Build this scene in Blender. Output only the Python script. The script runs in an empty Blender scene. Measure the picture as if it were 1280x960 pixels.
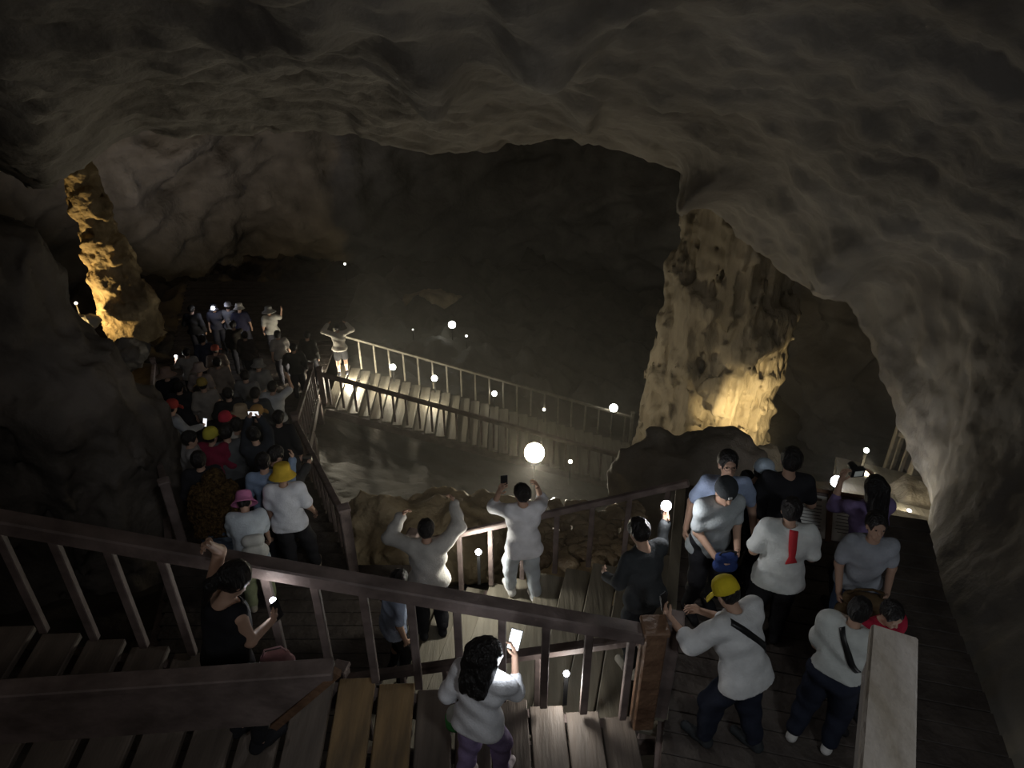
import bpy, bmesh, math, random
import numpy as np
from mathutils import Vector, Matrix
from mathutils.bvhtree import BVHTree

random.seed(7)
rng = np.random.default_rng(7)
SC = bpy.context.scene
COL = SC.collection
PI = math.pi

# ------------------------------------------------------------------ camera
CAM_Z, PITCH, FPX = 5.8, math.radians(32.0), 960.0
cd = bpy.data.cameras.new('camera')
cd.sensor_width = 36.0
cd.lens = 36.0 * FPX / 1280.0
cd.clip_start, cd.clip_end = 0.05, 300
cam = bpy.data.objects.new('camera', cd)
cam.location = (0, 0, CAM_Z)
cam.rotation_euler = (PI / 2 - PITCH, 0, 0)
COL.objects.link(cam)
SC.camera = cam

# ------------------------------------------------------------------ world / exposure
SC.view_settings.view_transform = 'Standard'
SC.view_settings.look = 'None'
SC.view_settings.gamma = 1.0
SC.view_settings.exposure = 0.0
SC.view_settings.use_curve_mapping = False
W = bpy.data.worlds.new('world')
SC.world = W
W.use_nodes = True
W.node_tree.nodes['Background'].inputs[0].default_value = (0.95, 0.97, 1.0, 1)
W.node_tree.nodes['Background'].inputs[1].default_value = 0.003


def point_light(name, loc, power, color, radius=0.05, parent=None):
    l = bpy.data.lights.new(name, 'POINT')
    l.energy = power
    l.color = color
    l.shadow_soft_size = radius
    o = bpy.data.objects.new(name, l)
    COL.objects.link(o)
    o.location = loc
    if parent:
        o.parent = parent
    return o


def spot_light(name, loc, target, power, color, angle, blend=0.6, radius=0.1):
    l = bpy.data.lights.new(name, 'SPOT')
    l.energy = power
    l.color = color
    l.spot_size = math.radians(angle)
    l.spot_blend = blend
    l.shadow_soft_size = radius
    o = bpy.data.objects.new(name, l)
    COL.objects.link(o)
    o.location = loc
    o.rotation_euler = (Vector(target) - Vector(loc)).to_track_quat('-Z', 'Y').to_euler()
    return o


def area_light(name, loc, target, power, color, size):
    l = bpy.data.lights.new(name, 'AREA')
    l.energy = power
    l.color = color
    l.size = size
    o = bpy.data.objects.new(name, l)
    COL.objects.link(o)
    o.location = loc
    o.rotation_euler = (Vector(target) - Vector(loc)).to_track_quat('-Z', 'Y').to_euler()
    return o


# unseen lights added behind the camera to brighten stair, landing and crowd
spot_light('camera_side_fill', (2.6, -2.2, 7.2), (0.9, 4.6, 0.4), 300, (0.92, 0.97, 1.0), 52, 0.8, 0.4)
area_light('camera_side_fill', (-3.4, -1.8, 6.8), (-1.0, 5.0, 0.5), 20, (1.0, 0.93, 0.88), 1.0)
spot_light('camera_side_fill', (1.5, -0.8, 8.2), (-6.0, 13.6, -2.8), 750, (0.97, 0.97, 1.0), 27, 0.7, 0.4)
# unseen lights added to wash the vault from below
spot_light('vault_fill', (-1.2, 5.4, -1.9), (-1.0, 10.0, 3.2), 6, (1.0, 0.95, 0.92), 120, 0.9, 0.3)
spot_light('vault_fill', (3.2, 3.2, 0.4), (4.0, 8.0, 5.0), 6, (0.95, 0.97, 1.0), 130, 0.9, 0.3)
spot_light('wall_fill', (3.4, 1.0, 4.2), (6.4, 7.0, 1.6), 5, (0.55, 0.7, 1.0), 95, 0.9, 0.2)  # unseen bluish light for the tint on the right wall
spot_light('chamber_lamp', (-14.0, 27.0, -7.2), (-15.0, 37.0, -0.5), 420, (1.0, 0.93, 0.92), 110, 0.9, 0.3)  # lamp near the stalagmite, lighting the back wall

# ------------------------------------------------------------------ pixels to points
CP, SP = math.cos(PITCH), math.sin(PITCH)


def slope_at(py):
    return math.tan(PITCH + math.atan((py - 480.0) / FPX))


def on_y(px, py, y):
    t = slope_at(py)
    drop = t * y
    dep = y * CP + drop * SP
    return Vector(((px - 640.0) / FPX * dep, y, CAM_Z - drop))


def on_z(px, py, z):
    return on_y(px, py, (CAM_Z - z) / slope_at(py))


# ------------------------------------------------------------------ materials
MATS = {}


def mat(name, color, rough=0.7, spec=0.4, bump=0.0, bscale=30.0, color2=None, cscale=8.0, stretch=None,
        metallic=0.0, emit=None, estr=0.0, contrast=(0.35, 0.65), detail=6.0):
    m = bpy.data.materials.new(name)
    m.use_nodes = True
    nt = m.node_tree
    b = nt.nodes['Principled BSDF']
    b.inputs['Base Color'].default_value = (*color, 1)
    b.inputs['Roughness'].default_value = rough
    b.inputs['Specular IOR Level'].default_value = spec
    b.inputs['Metallic'].default_value = metallic
    if emit:
        b.inputs['Emission Color'].default_value = (*emit, 1)
        b.inputs['Emission Strength'].default_value = estr
    if color2 or bump:
        tc = nt.nodes.new('ShaderNodeTexCoord')
        mp = nt.nodes.new('ShaderNodeMapping')
        nt.links.new(tc.outputs['Object'], mp.inputs[0])
        if stretch:
            mp.inputs['Scale'].default_value = stretch
    if color2:
        n = nt.nodes.new('ShaderNodeTexNoise')
        n.inputs['Scale'].default_value = cscale
        n.inputs['Detail'].default_value = detail
        nt.links.new(mp.outputs[0], n.inputs['Vector'])
        r = nt.nodes.new('ShaderNodeValToRGB')
        r.color_ramp.elements[0].position, r.color_ramp.elements[1].position = contrast
        r.color_ramp.elements[0].color = (*color, 1)
        r.color_ramp.elements[1].color = (*color2, 1)
        nt.links.new(n.outputs[0], r.inputs[0])
        nt.links.new(r.outputs[0], b.inputs['Base Color'])
    if bump:
        n = nt.nodes.new('ShaderNodeTexNoise')
        n.inputs['Scale'].default_value = bscale
        n.inputs['Detail'].default_value = 8.0
        nt.links.new(mp.outputs[0], n.inputs['Vector'])
        bp = nt.nodes.new('ShaderNodeBump')
        bp.inputs['Strength'].default_value = bump
        bp.inputs['Distance'].default_value = 0.2
        nt.links.new(n.outputs[0], bp.inputs['Height'])
        nt.links.new(bp.outputs[0], b.inputs['Normal'])
    MATS[name] = m
    return m


def cloth(c):
    key = 'cloth_%02d_%02d_%02d' % tuple(int(v * 99) for v in c)
    if key in MATS:
        return MATS[key]
    return mat(key, tuple(v * 0.88 for v in c), 0.88, 0.2, 0.15, 60.0, tuple(min(1, v * 1.1) for v in c), 9.0)


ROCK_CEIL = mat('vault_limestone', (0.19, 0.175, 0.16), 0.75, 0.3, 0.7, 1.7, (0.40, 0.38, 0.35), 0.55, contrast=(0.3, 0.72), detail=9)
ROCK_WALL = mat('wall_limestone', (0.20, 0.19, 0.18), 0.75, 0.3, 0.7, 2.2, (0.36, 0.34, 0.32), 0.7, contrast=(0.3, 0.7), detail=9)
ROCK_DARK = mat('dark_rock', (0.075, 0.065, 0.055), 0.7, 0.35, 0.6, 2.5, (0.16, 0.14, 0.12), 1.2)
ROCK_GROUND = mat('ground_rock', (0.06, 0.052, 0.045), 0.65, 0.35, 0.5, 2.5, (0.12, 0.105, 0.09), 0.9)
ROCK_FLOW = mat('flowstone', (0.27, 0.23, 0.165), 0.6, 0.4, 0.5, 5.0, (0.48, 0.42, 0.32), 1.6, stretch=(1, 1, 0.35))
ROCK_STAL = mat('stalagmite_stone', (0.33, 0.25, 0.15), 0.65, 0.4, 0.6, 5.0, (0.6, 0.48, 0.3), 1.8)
ROCK_WET = mat('wet_rubble', (0.16, 0.11, 0.07), 0.25, 0.6, 0.5, 8.0, (0.34, 0.26, 0.17), 3.0)
WOOD = mat('dark_wood', (0.13, 0.10, 0.092), 0.62, 0.35, 0.12, 12.0, (0.25, 0.195, 0.18), 4.0, stretch=(1, 1, 1))
WOOD_RED = mat('red_brown_wood', (0.13, 0.07, 0.042), 0.55, 0.4, 0.25, 12.0, (0.24, 0.14, 0.085), 5.0)
WOOD_TREAD = mat('tread_wood', (0.12, 0.10, 0.085), 0.6, 0.4, 0.15, 22.0, (0.22, 0.18, 0.15), 7.0, stretch=(1, 0.12, 1))
WOOD_PALE = mat('worn_pale_wood', (0.36, 0.31, 0.25), 0.7, 0.3, 0.2, 30.0, (0.56, 0.51, 0.47), 7.0, stretch=(1, 0.25, 1))
WOOD_TREAD2 = mat('pale_tread_wood', (0.20, 0.18, 0.14), 0.6, 0.4, 0.15, 22.0, (0.32, 0.29, 0.23), 7.0, stretch=(1, 0.12, 1))
WOOD_TREAD3 = mat('weathered_tread_wood', (0.15, 0.135, 0.105), 0.6, 0.4, 0.15, 22.0, (0.26, 0.235, 0.185), 7.0, stretch=(1, 0.12, 1))
WOOD_OCHRE = mat('ochre_wood', (0.15, 0.11, 0.07), 0.65, 0.35, 0.2, 22.0, (0.36, 0.24, 0.12), 8.0, stretch=(1, 0.15, 1))
WOOD_DECK = mat('deck_wood', (0.055, 0.045, 0.04), 0.6, 0.35, 0.25, 9.0, (0.095, 0.08, 0.07), 3.0)
SKIN = mat('skin', (0.52, 0.33, 0.24), 0.55, 0.35)
SKIN_D = mat('tanned_skin', (0.40, 0.25, 0.18), 0.55, 0.35)
HAIR = mat('black_hair', (0.012, 0.010, 0.010), 0.45, 0.4, 0.4, 60.0, stretch=(1, 1, 0.15))
HAIR_BR = mat('brown_hair', (0.05, 0.03, 0.022), 0.45, 0.4, 0.4, 60.0, stretch=(1, 1, 0.15))
FUR = mat('brown_fur', (0.06, 0.035, 0.015), 0.9, 0.1, 0.9, 45.0, (0.20, 0.125, 0.05), 22.0)
EYE = mat('dark_eye', (0.02, 0.015, 0.012), 0.2, 0.5)
BLACK = mat('black_plastic', (0.015, 0.015, 0.016), 0.4, 0.4)
METAL = mat('brushed_metal', (0.35, 0.35, 0.34), 0.3, 0.5, metallic=0.9)
GLASS = mat('lamp_lens', (0.9, 0.9, 0.85), 0.2, 0.5, emit=(1, 0.95, 0.85), estr=30)
BULB_WARM = mat('warm_bulb', (1, 0.9, 0.7), 0.3, 0.5, emit=(1, 0.86, 0.6), estr=60)
BULB_WHITE = mat('white_bulb', (1, 1, 1), 0.3, 0.5, emit=(1, 0.98, 0.88), estr=14)
BULB_COOL = mat('cool_bulb', (1, 1, 1), 0.3, 0.5, emit=(0.85, 0.88, 1.0), estr=25)
BULB_SMALL = mat('small_bulb', (1, 1, 1), 0.3, 0.5, emit=(1, 0.95, 0.8), estr=5)
SCREEN = mat('lit_screen', (0.8, 0.85, 0.9), 0.3, 0.5, emit=(0.95, 0.97, 1.0), estr=1.1)
PAPER = mat('board_panel', (0.8, 0.8, 0.76), 0.5, 0.3, 0.0, 10, (0.86, 0.86, 0.82), 3.0)
INK = mat('faded_ink', (0.16, 0.15, 0.14), 0.6, 0.3)
RIBBON = mat('red_ribbon', (0.5, 0.03, 0.04), 0.7, 0.3)

# ------------------------------------------------------------------ helpers


def children_of(o):
    return list(o.children)


def link_mesh(name, verts, faces, material, parent=None, smooth=True, loc=(0, 0, 0)):
    me = bpy.data.meshes.new(name)
    if isinstance(faces, np.ndarray):
        v = np.asarray(verts, dtype=np.float32)
        nf = len(faces)
        k = faces.shape[1] if nf else 4
        me.vertices.add(len(v))
        me.vertices.foreach_set('co', v.ravel())
        me.loops.add(nf * k)
        me.loops.foreach_set('vertex_index', faces.ravel().astype(np.int32))
        me.polygons.add(nf)
        me.polygons.foreach_set('loop_start', np.arange(0, nf * k, k, dtype=np.int32))
        me.polygons.foreach_set('loop_total', np.full(nf, k, dtype=np.int32))
        me.update(calc_edges=True)
    else:
        me.from_pydata([tuple(v) for v in verts], [], faces)
        me.update()
    if smooth:
        me.polygons.foreach_set('use_smooth', [True] * len(me.polygons))
    if material:
        me.materials.append(material)
    o = bpy.data.objects.new(name, me)
    o.location = loc
    COL.objects.link(o)
    if parent:
        o.parent = parent
    return o


def tag(o, label=None, cat=None, group=None, kind=None):
    if label: o['label'] = label
    if cat: o['category'] = cat
    if group: o['group'] = group
    if kind: o['kind'] = kind
    return o


def thing(name, label, cat, loc=(0, 0, 0), rz=0.0, group=None, kind=None):
    o = bpy.data.objects.new(name, None)
    o.empty_display_size = 0.2
    COL.objects.link(o)
    o.location = loc
    o.rotation_euler = (0, 0, rz)
    return tag(o, label, cat, group, kind)


CUBE_F = [(0, 3, 2, 1), (4, 5, 6, 7), (0, 1, 5, 4), (1, 2, 6, 5), (2, 3, 7, 6), (3, 0, 4, 7)]


class MB:
    def __init__(self):
        self.v, self.f = [], []

    def add(self, v, f):
        n = len(self.v)
        self.v += [tuple(x) for x in v]
        self.f += [tuple(i + n for i in q) for q in f]
        return self

    def box(self, c, s, R=None, bev=0.0):
        bm = bmesh.new()
        bmesh.ops.create_cube(bm, size=1.0)
        for v in bm.verts:
            v.co = Vector((v.co.x * s[0], v.co.y * s[1], v.co.z * s[2]))
        if bev:
            bmesh.ops.bevel(bm, geom=list(bm.edges), offset=bev, segments=1, affect='EDGES')
        for v in bm.verts:
            v.co = (R @ v.co if R else v.co) + Vector(c)
        bm.verts.index_update()
        self.add([v.co.copy() for v in bm.verts], [[v.index for v in f.verts] for f in bm.faces])
        bm.free()
        return self

    def beam(self, a, b, w, h, up=(0, 0, 1), bev=0.0):
        a, b = Vector(a), Vector(b)
        d = (b - a)
        L = d.length
        d.normalize()
        u = Vector(up)
        s = d.cross(u)
        if s.length < 1e-4:
            s = d.cross(Vector((0, 1, 0)))
        s.normalize()
        u = s.cross(d)
        R = Matrix((s, d, u)).transposed()
        return self.box((a + b) / 2, (w, L, h), R, bev)

    def tube(self, pts, r, n=8):
        pts = [Vector(p) for p in pts]
        base = len(self.v)
        for i, p in enumerate(pts):
            d = (pts[min(i + 1, len(pts) - 1)] - pts[max(i - 1, 0)]).normalized()
            s = d.cross(Vector((0.3, 0.2, 0.93)))
            s.normalize()
            u = s.cross(d)
            rr = r[i] if isinstance(r, (list, tuple)) else r
            for k in range(n):
                a = 2 * PI * k / n
                self.v.append(tuple(p + s * math.cos(a) * rr + u * math.sin(a) * rr))
        for i in range(len(pts) - 1):
            for k in range(n):
                a, b = base + i * n + k, base + i * n + (k + 1) % n
                self.f.append((a, b, b + n, a + n))
        self.f.append(tuple(base + k for k in range(n))[::-1])
        self.f.append(tuple(base + (len(pts) - 1) * n + k for k in range(n)))
        return self

    def lathe(self, prof, n=20, M=None, sx=1.0, sy=1.0):
        base = len(self.v)
        for (r, z) in prof:
            for k in range(n):
                a = 2 * PI * k / n
                p = Vector((r * math.cos(a) * sx, r * math.sin(a) * sy, z))
                self.v.append(tuple(M @ p if M else p))
        for i in range(len(prof) - 1):
            for k in range(n):
                a, b = base + i * n + k, base + i * n + (k + 1) % n
                self.f.append((a, b, b + n, a + n))
        self.f.append(tuple(base + k for k in range(n))[::-1])
        self.f.append(tuple(base + (len(prof) - 1) * n + k for k in range(n)))
        return self

    def build(self, name, material, parent=None, smooth=False, loc=(0, 0, 0)):
        return link_mesh(name, self.v, self.f, material, parent, smooth, loc)


# ------------------------------------------------------------------ numpy noise
_PERM = rng.permutation(256)
_GR = rng.normal(size=(256, 3))
_GR /= np.linalg.norm(_GR, axis=1)[:, None]


def gnoise(P):
    P = np.asarray(P, dtype=np.float64)
    i = np.floor(P).astype(int)
    f = P - i
    u = f * f * f * (f * (f * 6 - 15) + 10)
    out = 0
    for dx in (0, 1):
        for dy in (0, 1):
            for dz in (0, 1):
                h = _PERM[(_PERM[(_PERM[(i[..., 0] + dx) & 255] + i[..., 1] + dy) & 255] + i[..., 2] + dz) & 255]
                g = _GR[h]
                d = g[..., 0] * (f[..., 0] - dx) + g[..., 1] * (f[..., 1] - dy) + g[..., 2] * (f[..., 2] - dz)
                w = (u[..., 0] if dx else 1 - u[..., 0]) * (u[..., 1] if dy else 1 - u[..., 1]) * (u[..., 2] if dz else 1 - u[..., 2])
                out = out + w * d
    return out


def fbm(P, oct=5, lac=2.1, gain=0.5, ridge=False):
    P = np.asarray(P, dtype=np.float64)
    a, s = 1.0, 0.0
    for k in range(oct):
        n = gnoise(P + 17.3 * k)
        s = s + a * ((0.5 - np.abs(n) * 2) if ridge else n)
        a *= gain
        P = P * lac
    return s


# ------------------------------------------------------------------ implicit surfaces
class SDF:
    def __init__(self, lo, hi, h):
        self.h = h
        self.lo = np.array(lo, float)
        n = np.ceil((np.array(hi, float) - self.lo) / h).astype(int) + 1
        self.n = n
        self.ax = [(self.lo[i] + h * np.arange(n[i])) for i in range(3)]
        self.f = np.full(tuple(n), 1.0, dtype=np.float32)

    def sub(self, lo, hi):
        s = []
        for i in range(3):
            a = int(max(0, math.floor((lo[i] - self.lo[i]) / self.h)))
            b = int(min(self.n[i], math.ceil((hi[i] - self.lo[i]) / self.h) + 1))
            if b <= a:
                return None
            s.append(slice(a, b))
        return tuple(s)

    def xyz(self, s):
        return (self.ax[0][s[0]][:, None, None], self.ax[1][s[1]][None, :, None], self.ax[2][s[2]][None, None, :])

    def blend(self, s, d, k):
        f = self.f[s]
        if k <= 0:
            self.f[s] = np.minimum(f, d)
        else:
            hh = np.clip(0.5 + 0.5 * (f - d) / k, 0, 1)
            self.f[s] = f * (1 - hh) + d * hh - k * hh * (1 - hh)

    def cap(self, a, b, ra, rb=None, k=0.03):
        a, b = np.array(a, float), np.array(b, float)
        rb = ra if rb is None else rb
        m = max(ra, rb) + max(k, 3 * self.h) + 0.02
        s = self.sub(np.minimum(a, b) - m, np.maximum(a, b) + m)
        if s is None:
            return self
        x, y, z = self.xyz(s)
        ab = b - a
        L2 = float(ab @ ab) + 1e-9
        t = np.clip(((x - a[0]) * ab[0] + (y - a[1]) * ab[1] + (z - a[2]) * ab[2]) / L2, 0, 1)
        d = np.sqrt((x - a[0] - t * ab[0]) ** 2 + (y - a[1] - t * ab[1]) ** 2 + (z - a[2] - t * ab[2]) ** 2) - (ra + t * (rb - ra))
        self.blend(s, d, k)
        return self

    def ell(self, c, r, R=None, k=0.03, sub=False):
        c, r = np.array(c, float), np.array(r, float)
        m = max(r) + max(k, 3 * self.h) + 0.02
        s = self.sub(c - m, c + m)
        if s is None:
            return self
        x, y, z = self.xyz(s)
        x, y, z = x - c[0], y - c[1], z - c[2]
        if R is not None:
            R = np.array(R)
            x, y, z = (R[0, 0] * x + R[1, 0] * y + R[2, 0] * z, R[0, 1] * x + R[1, 1] * y + R[2, 1] * z, R[0, 2] * x + R[1, 2] * y + R[2, 2] * z)
        q = np.sqrt((x / r[0]) ** 2 + (y / r[1]) ** 2 + (z / r[2]) ** 2)
        d = (q - 1) * min(r)
        if sub:
            f = self.f[s]
            d = -d
            if k > 0:
                hh = np.clip(0.5 - 0.5 * (f - d) / k, 0, 1)
                self.f[s] = f * (1 - hh) + d * hh + k * hh * (1 - hh)
            else:
                self.f[s] = np.maximum(f, d)
        else:
            self.blend(s, d, k)
        return self

    def full(self):
        return self.xyz((slice(None),) * 3)

    def plane(self, n, c):            # keep n.p <= c
        x, y, z = self.full()
        self.f = np.maximum(self.f, (n[0] * x + n[1] * y + n[2] * z - c).astype(np.float32))
        return self

    def mesh(self):
        f = self.f
        ins = f < 0
        n = f.shape
        c = np.zeros(tuple(k - 1 for k in n), dtype=np.int8)
        for dx in (0, 1):
            for dy in (0, 1):
                for dz in (0, 1):
                    c += ins[dx:n[0] - 1 + dx, dy:n[1] - 1 + dy, dz:n[2] - 1 + dz]
        act = (c > 0) & (c < 8)
        I = np.argwhere(act)
        if len(I) == 0:
            return np.zeros((0, 3)), np.zeros((0, 4), int)
        idx = np.full(act.shape, -1, dtype=np.int32)
        idx[act] = np.arange(len(I))
        acc = np.zeros((len(I), 3))
        cnt = np.zeros(len(I))
        corners = [(a, b, d) for a in (0, 1) for b in (0, 1) for d in (0, 1)]
        for p in corners:
            for ax in range(3):
                if p[ax] == 1:
                    continue
                q = list(p)
                q[ax] = 1
                fa = f[I[:, 0] + p[0], I[:, 1] + p[1], I[:, 2] + p[2]]
                fb = f[I[:, 0] + q[0], I[:, 1] + q[1], I[:, 2] + q[2]]
                m = (fa < 0) != (fb < 0)
                t = np.where(m, fa / np.where(np.abs(fa - fb) < 1e-9, 1e-9, fa - fb), 0)
                pos = np.array(p, float)[None, :].repeat(len(I), 0)
                pos[:, ax] += t
                acc += pos * m[:, None]
                cnt += m
        V = self.lo + (I + acc / cnt[:, None]) * self.h
        F = []
        for ax in range(3):
            a1, a2 = (ax + 1) % 3, (ax + 2) % 3
            sl0 = [slice(None)] * 3
            sl1 = [slice(None)] * 3
            sl0[ax] = slice(0, -1)
            sl1[ax] = slice(1, None)
            ch = ins[tuple(sl0)] != ins[tuple(sl1)]
            E = np.argwhere(ch)
            ok = (E[:, a1] > 0) & (E[:, a2] > 0) & (E[:, a1] < n[a1] - 1) & (E[:, a2] < n[a2] - 1)
            E = E[ok]
            if len(E) == 0:
                continue
            d1 = np.zeros(3, int); d1[a1] = 1
            d2 = np.zeros(3, int); d2[a2] = 1
            g = lambda e: idx[e[:, 0], e[:, 1], e[:, 2]]
            q = np.stack([g(E - d1 - d2), g(E - d2), g(E), g(E - d1)], 1)
            flip = ~ins[E[:, 0], E[:, 1], E[:, 2]]
            q[flip] = q[flip][:, ::-1]
            F.append(q)
        return V, np.concatenate(F)

    def build(self, name, material, parent=None, loc=(0, 0, 0)):
        V, F = self.mesh()
        return link_mesh(name, V, F, material, parent, True, loc)


# ================================================================== CAVE SHELL
def smooth(a, b, x):
    t = np.clip((x - a) / (b - a), 0, 1)
    return t * t * (3 - 2 * t)


def grid_mesh(V, name, material, parent=None, flip=False):
    nu, nv = V.shape[:2]
    i = np.arange(nu * nv).reshape(nu, nv)
    F = np.stack([i[:-1, :-1], i[1:, :-1], i[1:, 1:], i[:-1, 1:]], -1).reshape(-1, 4)
    if flip:
        F = F[:, ::-1]
    return link_mesh(name, V.reshape(-1, 3), F, material, parent, True)


def grid_normals(V):
    du = np.gradient(V, axis=0)
    dv = np.gradient(V, axis=1)
    n = np.cross(du, dv)
    return n / (np.linalg.norm(n, axis=2, keepdims=True) + 1e-9)


def zf(y):                                  # level of the long descending walkway
    return float(np.interp(y, [0, 7.2, 18.3, 30], [-1.5, -1.5, -5.9, -5.95]))


def f3z(x):                                 # level of the flight across the chamber
    return -5.95 - 0.333 * np.clip(np.asarray(x, float) + 5.2, 0, 12)


# --- the near vault: one skin running from far left, over the stair, down to the right wall's foot
def build_vault():
    nu, nv = 320, 260
    u = np.linspace(0, 1, nu)
    v = np.linspace(0, 1, nv)
    U, Vv = np.meshgrid(u, v, indexing='ij')
    LIP = [(0, -900, 178, 15), (.15, -300, 175, 14.5), (.28, 0, 178, 14.2), (.36, 200, 166, 14), (.44, 430, 166, 13.8), (.47, 480, 188, 13.6),
           (.50, 560, 192, 13.4), (.54, 650, 183, 13.4), (.58, 735, 174, 13.4), (.61, 806, 196, 13.0), (.64, 880, 232, 12.6), (.67, 905, 288, 12.3),
           (.72, 945, 320, 12.0), (.78, 985, 348, 11.6), (.83, 1060, 366, 11.2), (.87, 1084, 430, 10.6), (.91, 1108, 500, 9.8), (.95, 1140, 570, 8.9),
           (.98, 1168, 625, 8.1), (1.0, 1172, 700, 7.4)]
    ul = [q[0] for q in LIP]
    L3 = [on_y(q[1], q[2], q[3]) for q in LIP]
    K2 = [np.interp(U, ul, [p[i] for p in L3]) for i in range(3)]
    k1 = [(0, -24, 4, 7), (.28, -9, 4, 6.7), (.44, -3, 4, 6.5), (.54, 0.3, 4, 6.45), (.61, 2.4, 4, 6.35), (.67, 3.9, 4, 6.0), (.72, 4.9, 3.9, 5.5), (.78, 5.8, 3.8, 4.7),
          (.83, 6.3, 3.8, 3.8), (.87, 6.35, 3.7, 2.9), (.91, 5.9, 3.6, 1.8), (.95, 5.1, 3.5, 0.7), (.98, 4.3, 3.5, -0.2), (1, 3.85, 3.5, -0.7)]
    K1 = [np.interp(U, [q[0] for q in k1], [q[i + 1] for q in k1]) for i in range(3)]
    k0 = [(0, -24, -5, 9.4), (.28, -9, -5, 9.1), (.54, 0.3, -5, 9.0), (.61, 2.6, -5, 8.9), (.72, 5.6, -5, 8.0), (.83, 7.2, -5, 5.6), (.91, 6.4, -5, 2.8), (1, 3.5, -5, -0.7)]
    K0 = [np.interp(U, [q[0] for q in k0], [q[i + 1] for q in k0]) for i in range(3)]
    t = Vv
    l0, l1, l2 = 2 * (t - 0.5) * (t - 1), -4 * t * (t - 1), 2 * t * (t - 0.5)
    P = np.stack([K0[i] * l0 + K1[i] * l1 + K2[i] * l2 for i in range(3)], -1)
    # soften the kinks across the section
    for _ in range(14):
        P[1:-1] = 0.25 * P[:-2] + 0.5 * P[1:-1] + 0.25 * P[2:]
    wob = fbm(np.stack([P[..., 0] * 0.7, np.zeros_like(t), P[..., 2] * 0.7 + 3], -1), 4)
    P[..., 1] += wob * 0.35 * t ** 6
    P[..., 2] += fbm(np.stack([P[..., 0] * 0.9, np.zeros_like(t) + 4, P[..., 2] * 0.9], -1), 4) * 0.16 * t ** 6
    N = grid_normals(P)
    big = fbm(P * 0.28 + 5.0, 3) * 0.55
    q = P @ np.array([0.45, 0.75, -0.5])
    fold = fbm(np.stack([q * 0.9, P[..., 0] * 0.18, P[..., 2] * 0.18], -1), 4, ridge=True) * 0.11
    mid = fbm(P * 0.8 + 2.0, 4, ridge=True) * 0.14
    fine = fbm(P * 2.4, 5) * 0.13
    foot = 1 - smooth(0.86, 1.0, U) * (1 - smooth(7.5, 10, P[..., 1])) * 0.6
    edge = 1 - 0.85 * smooth(0.75, 1.0, t)
    disp = (big * edge + (fold + mid) * (0.4 + 0.6 * edge) + fine) * foot
    # hollows eaten into the vault
    for (px, py, y, r, dep) in ((893, 222, 11.6, 0.33, 0.8), (530, 82, 9.5, 0.35, 0.5), (560, 100, 9.6, 0.3, 0.3), (45, 158, 13.0, 0.9, 1.0), (730, 132, 11.3, 0.22, 0.3), (1045, 330, 10.4, 0.4, 0.5), (668, 22, 8.0, 0.5, 0.5)):
        c = np.array(on_y(px, py, y))
        ray = c - np.array((0, 0, CAM_Z))
        ray = ray / np.linalg.norm(ray)
        w = P - np.array((0, 0, CAM_Z))
        d2 = (w ** 2).sum(-1) - (w @ ray) ** 2
        disp = disp - HOLLOW * dep * np.exp(-d2 / (r * r)) * smooth(5, 8, P[..., 1])
    P = P + N * (disp * SIDE)[..., None]
    rows = [P]
    last = P[:, -1:, :]
    out = smooth(0.66, 0.9, U[:, -1:])
    for dy, dz in ((0.15, 0.12), (0.4, 0.45), (0.8, 1.2), (1.5, 2.8), (2.4, 6.0)):
        r = last.copy()
        r[..., 1] += dy + fbm(r * 1.1 + dz, 3) * 0.25
        r[..., 2] += dz * (1 - 0.7 * out)
        r[..., 0] += out * dz * 0.9
        rows.append(r)
    P = np.concatenate(rows, 1)
    o = grid_mesh(P, 'ceiling', ROCK_CEIL)
    tag(o, 'grey limestone vault sloping down over the wooden stairs into the right wall', kind='structure')
    return o


SIDE, HOLLOW = 1.0, 1.0
build_vault()


# --- the great chamber behind
def build_chamber():
    nu, nv = 260, 150
    th = np.linspace(math.radians(-118), math.radians(108), nu)
    zz = np.linspace(-15, 8.5, nv)
    T, Z = np.meshgrid(th, zz, indexing='ij')
    cx, cy = -4.0, 16.0
    R = 24 + 2.5 * np.cos(T * 2) - 0.16 * np.clip(Z + 4, 0, 20) ** 1.5 * 0.6
    R = R - 2.5 * smooth(0.35, 1.1, T) * 2
    P = np.stack([cx + np.sin(T) * R * 1.05, cy + np.cos(T) * R, Z], -1)
    N = grid_normals(P)
    d = fbm(P * 0.13 + 9, 4) * 3.5 + fbm(P * 0.45 + 2, 4, ridge=True) * 0.9
    q = P @ np.array([0.5, 0.1, -0.8])
    A_, B_ = np.array(on_y(298, 160, 37.0)), np.array(on_y(196, 252, 37.0))
    ab = (B_ - A_)[[0, 2]]
    w = np.stack([P[..., 0] - A_[0], P[..., 2] - A_[2]], -1)
    tt = np.clip((w @ ab) / (ab @ ab), 0, 1)
    dd = np.sqrt(((w - tt[..., None] * ab) ** 2).sum(-1)) + fbm(P * 0.6, 3) * 0.5
    d = d - 1.3 * np.exp(-(dd / 0.5) ** 2) * CRACK
    d = d + fbm(np.stack([q * 0.5, P[..., 0] * 0.08, P[..., 1] * 0.08], -1), 4, ridge=True) * 0.7
    P = P + N * d[..., None]
    o = grid_mesh(P, 'wall_back', ROCK_WALL)
    tag(o, 'far limestone wall of the dark chamber', kind='structure')
    # chamber roof
    nu, nv = 120, 80
    a = np.linspace(-38, 30, nu)
    b = np.linspace(14, 46, nv)
    A, B = np.meshgrid(a, b, indexing='ij')
    P = np.stack([A, B, 7.0 - 0.14 * (B - 14)], -1)
    P[..., 2] += fbm(P * 0.2, 4) * 2.0
    o = grid_mesh(P, 'ceiling', ROCK_WALL)
    tag(o, 'dark roof of the far chamber', kind='structure')


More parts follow.
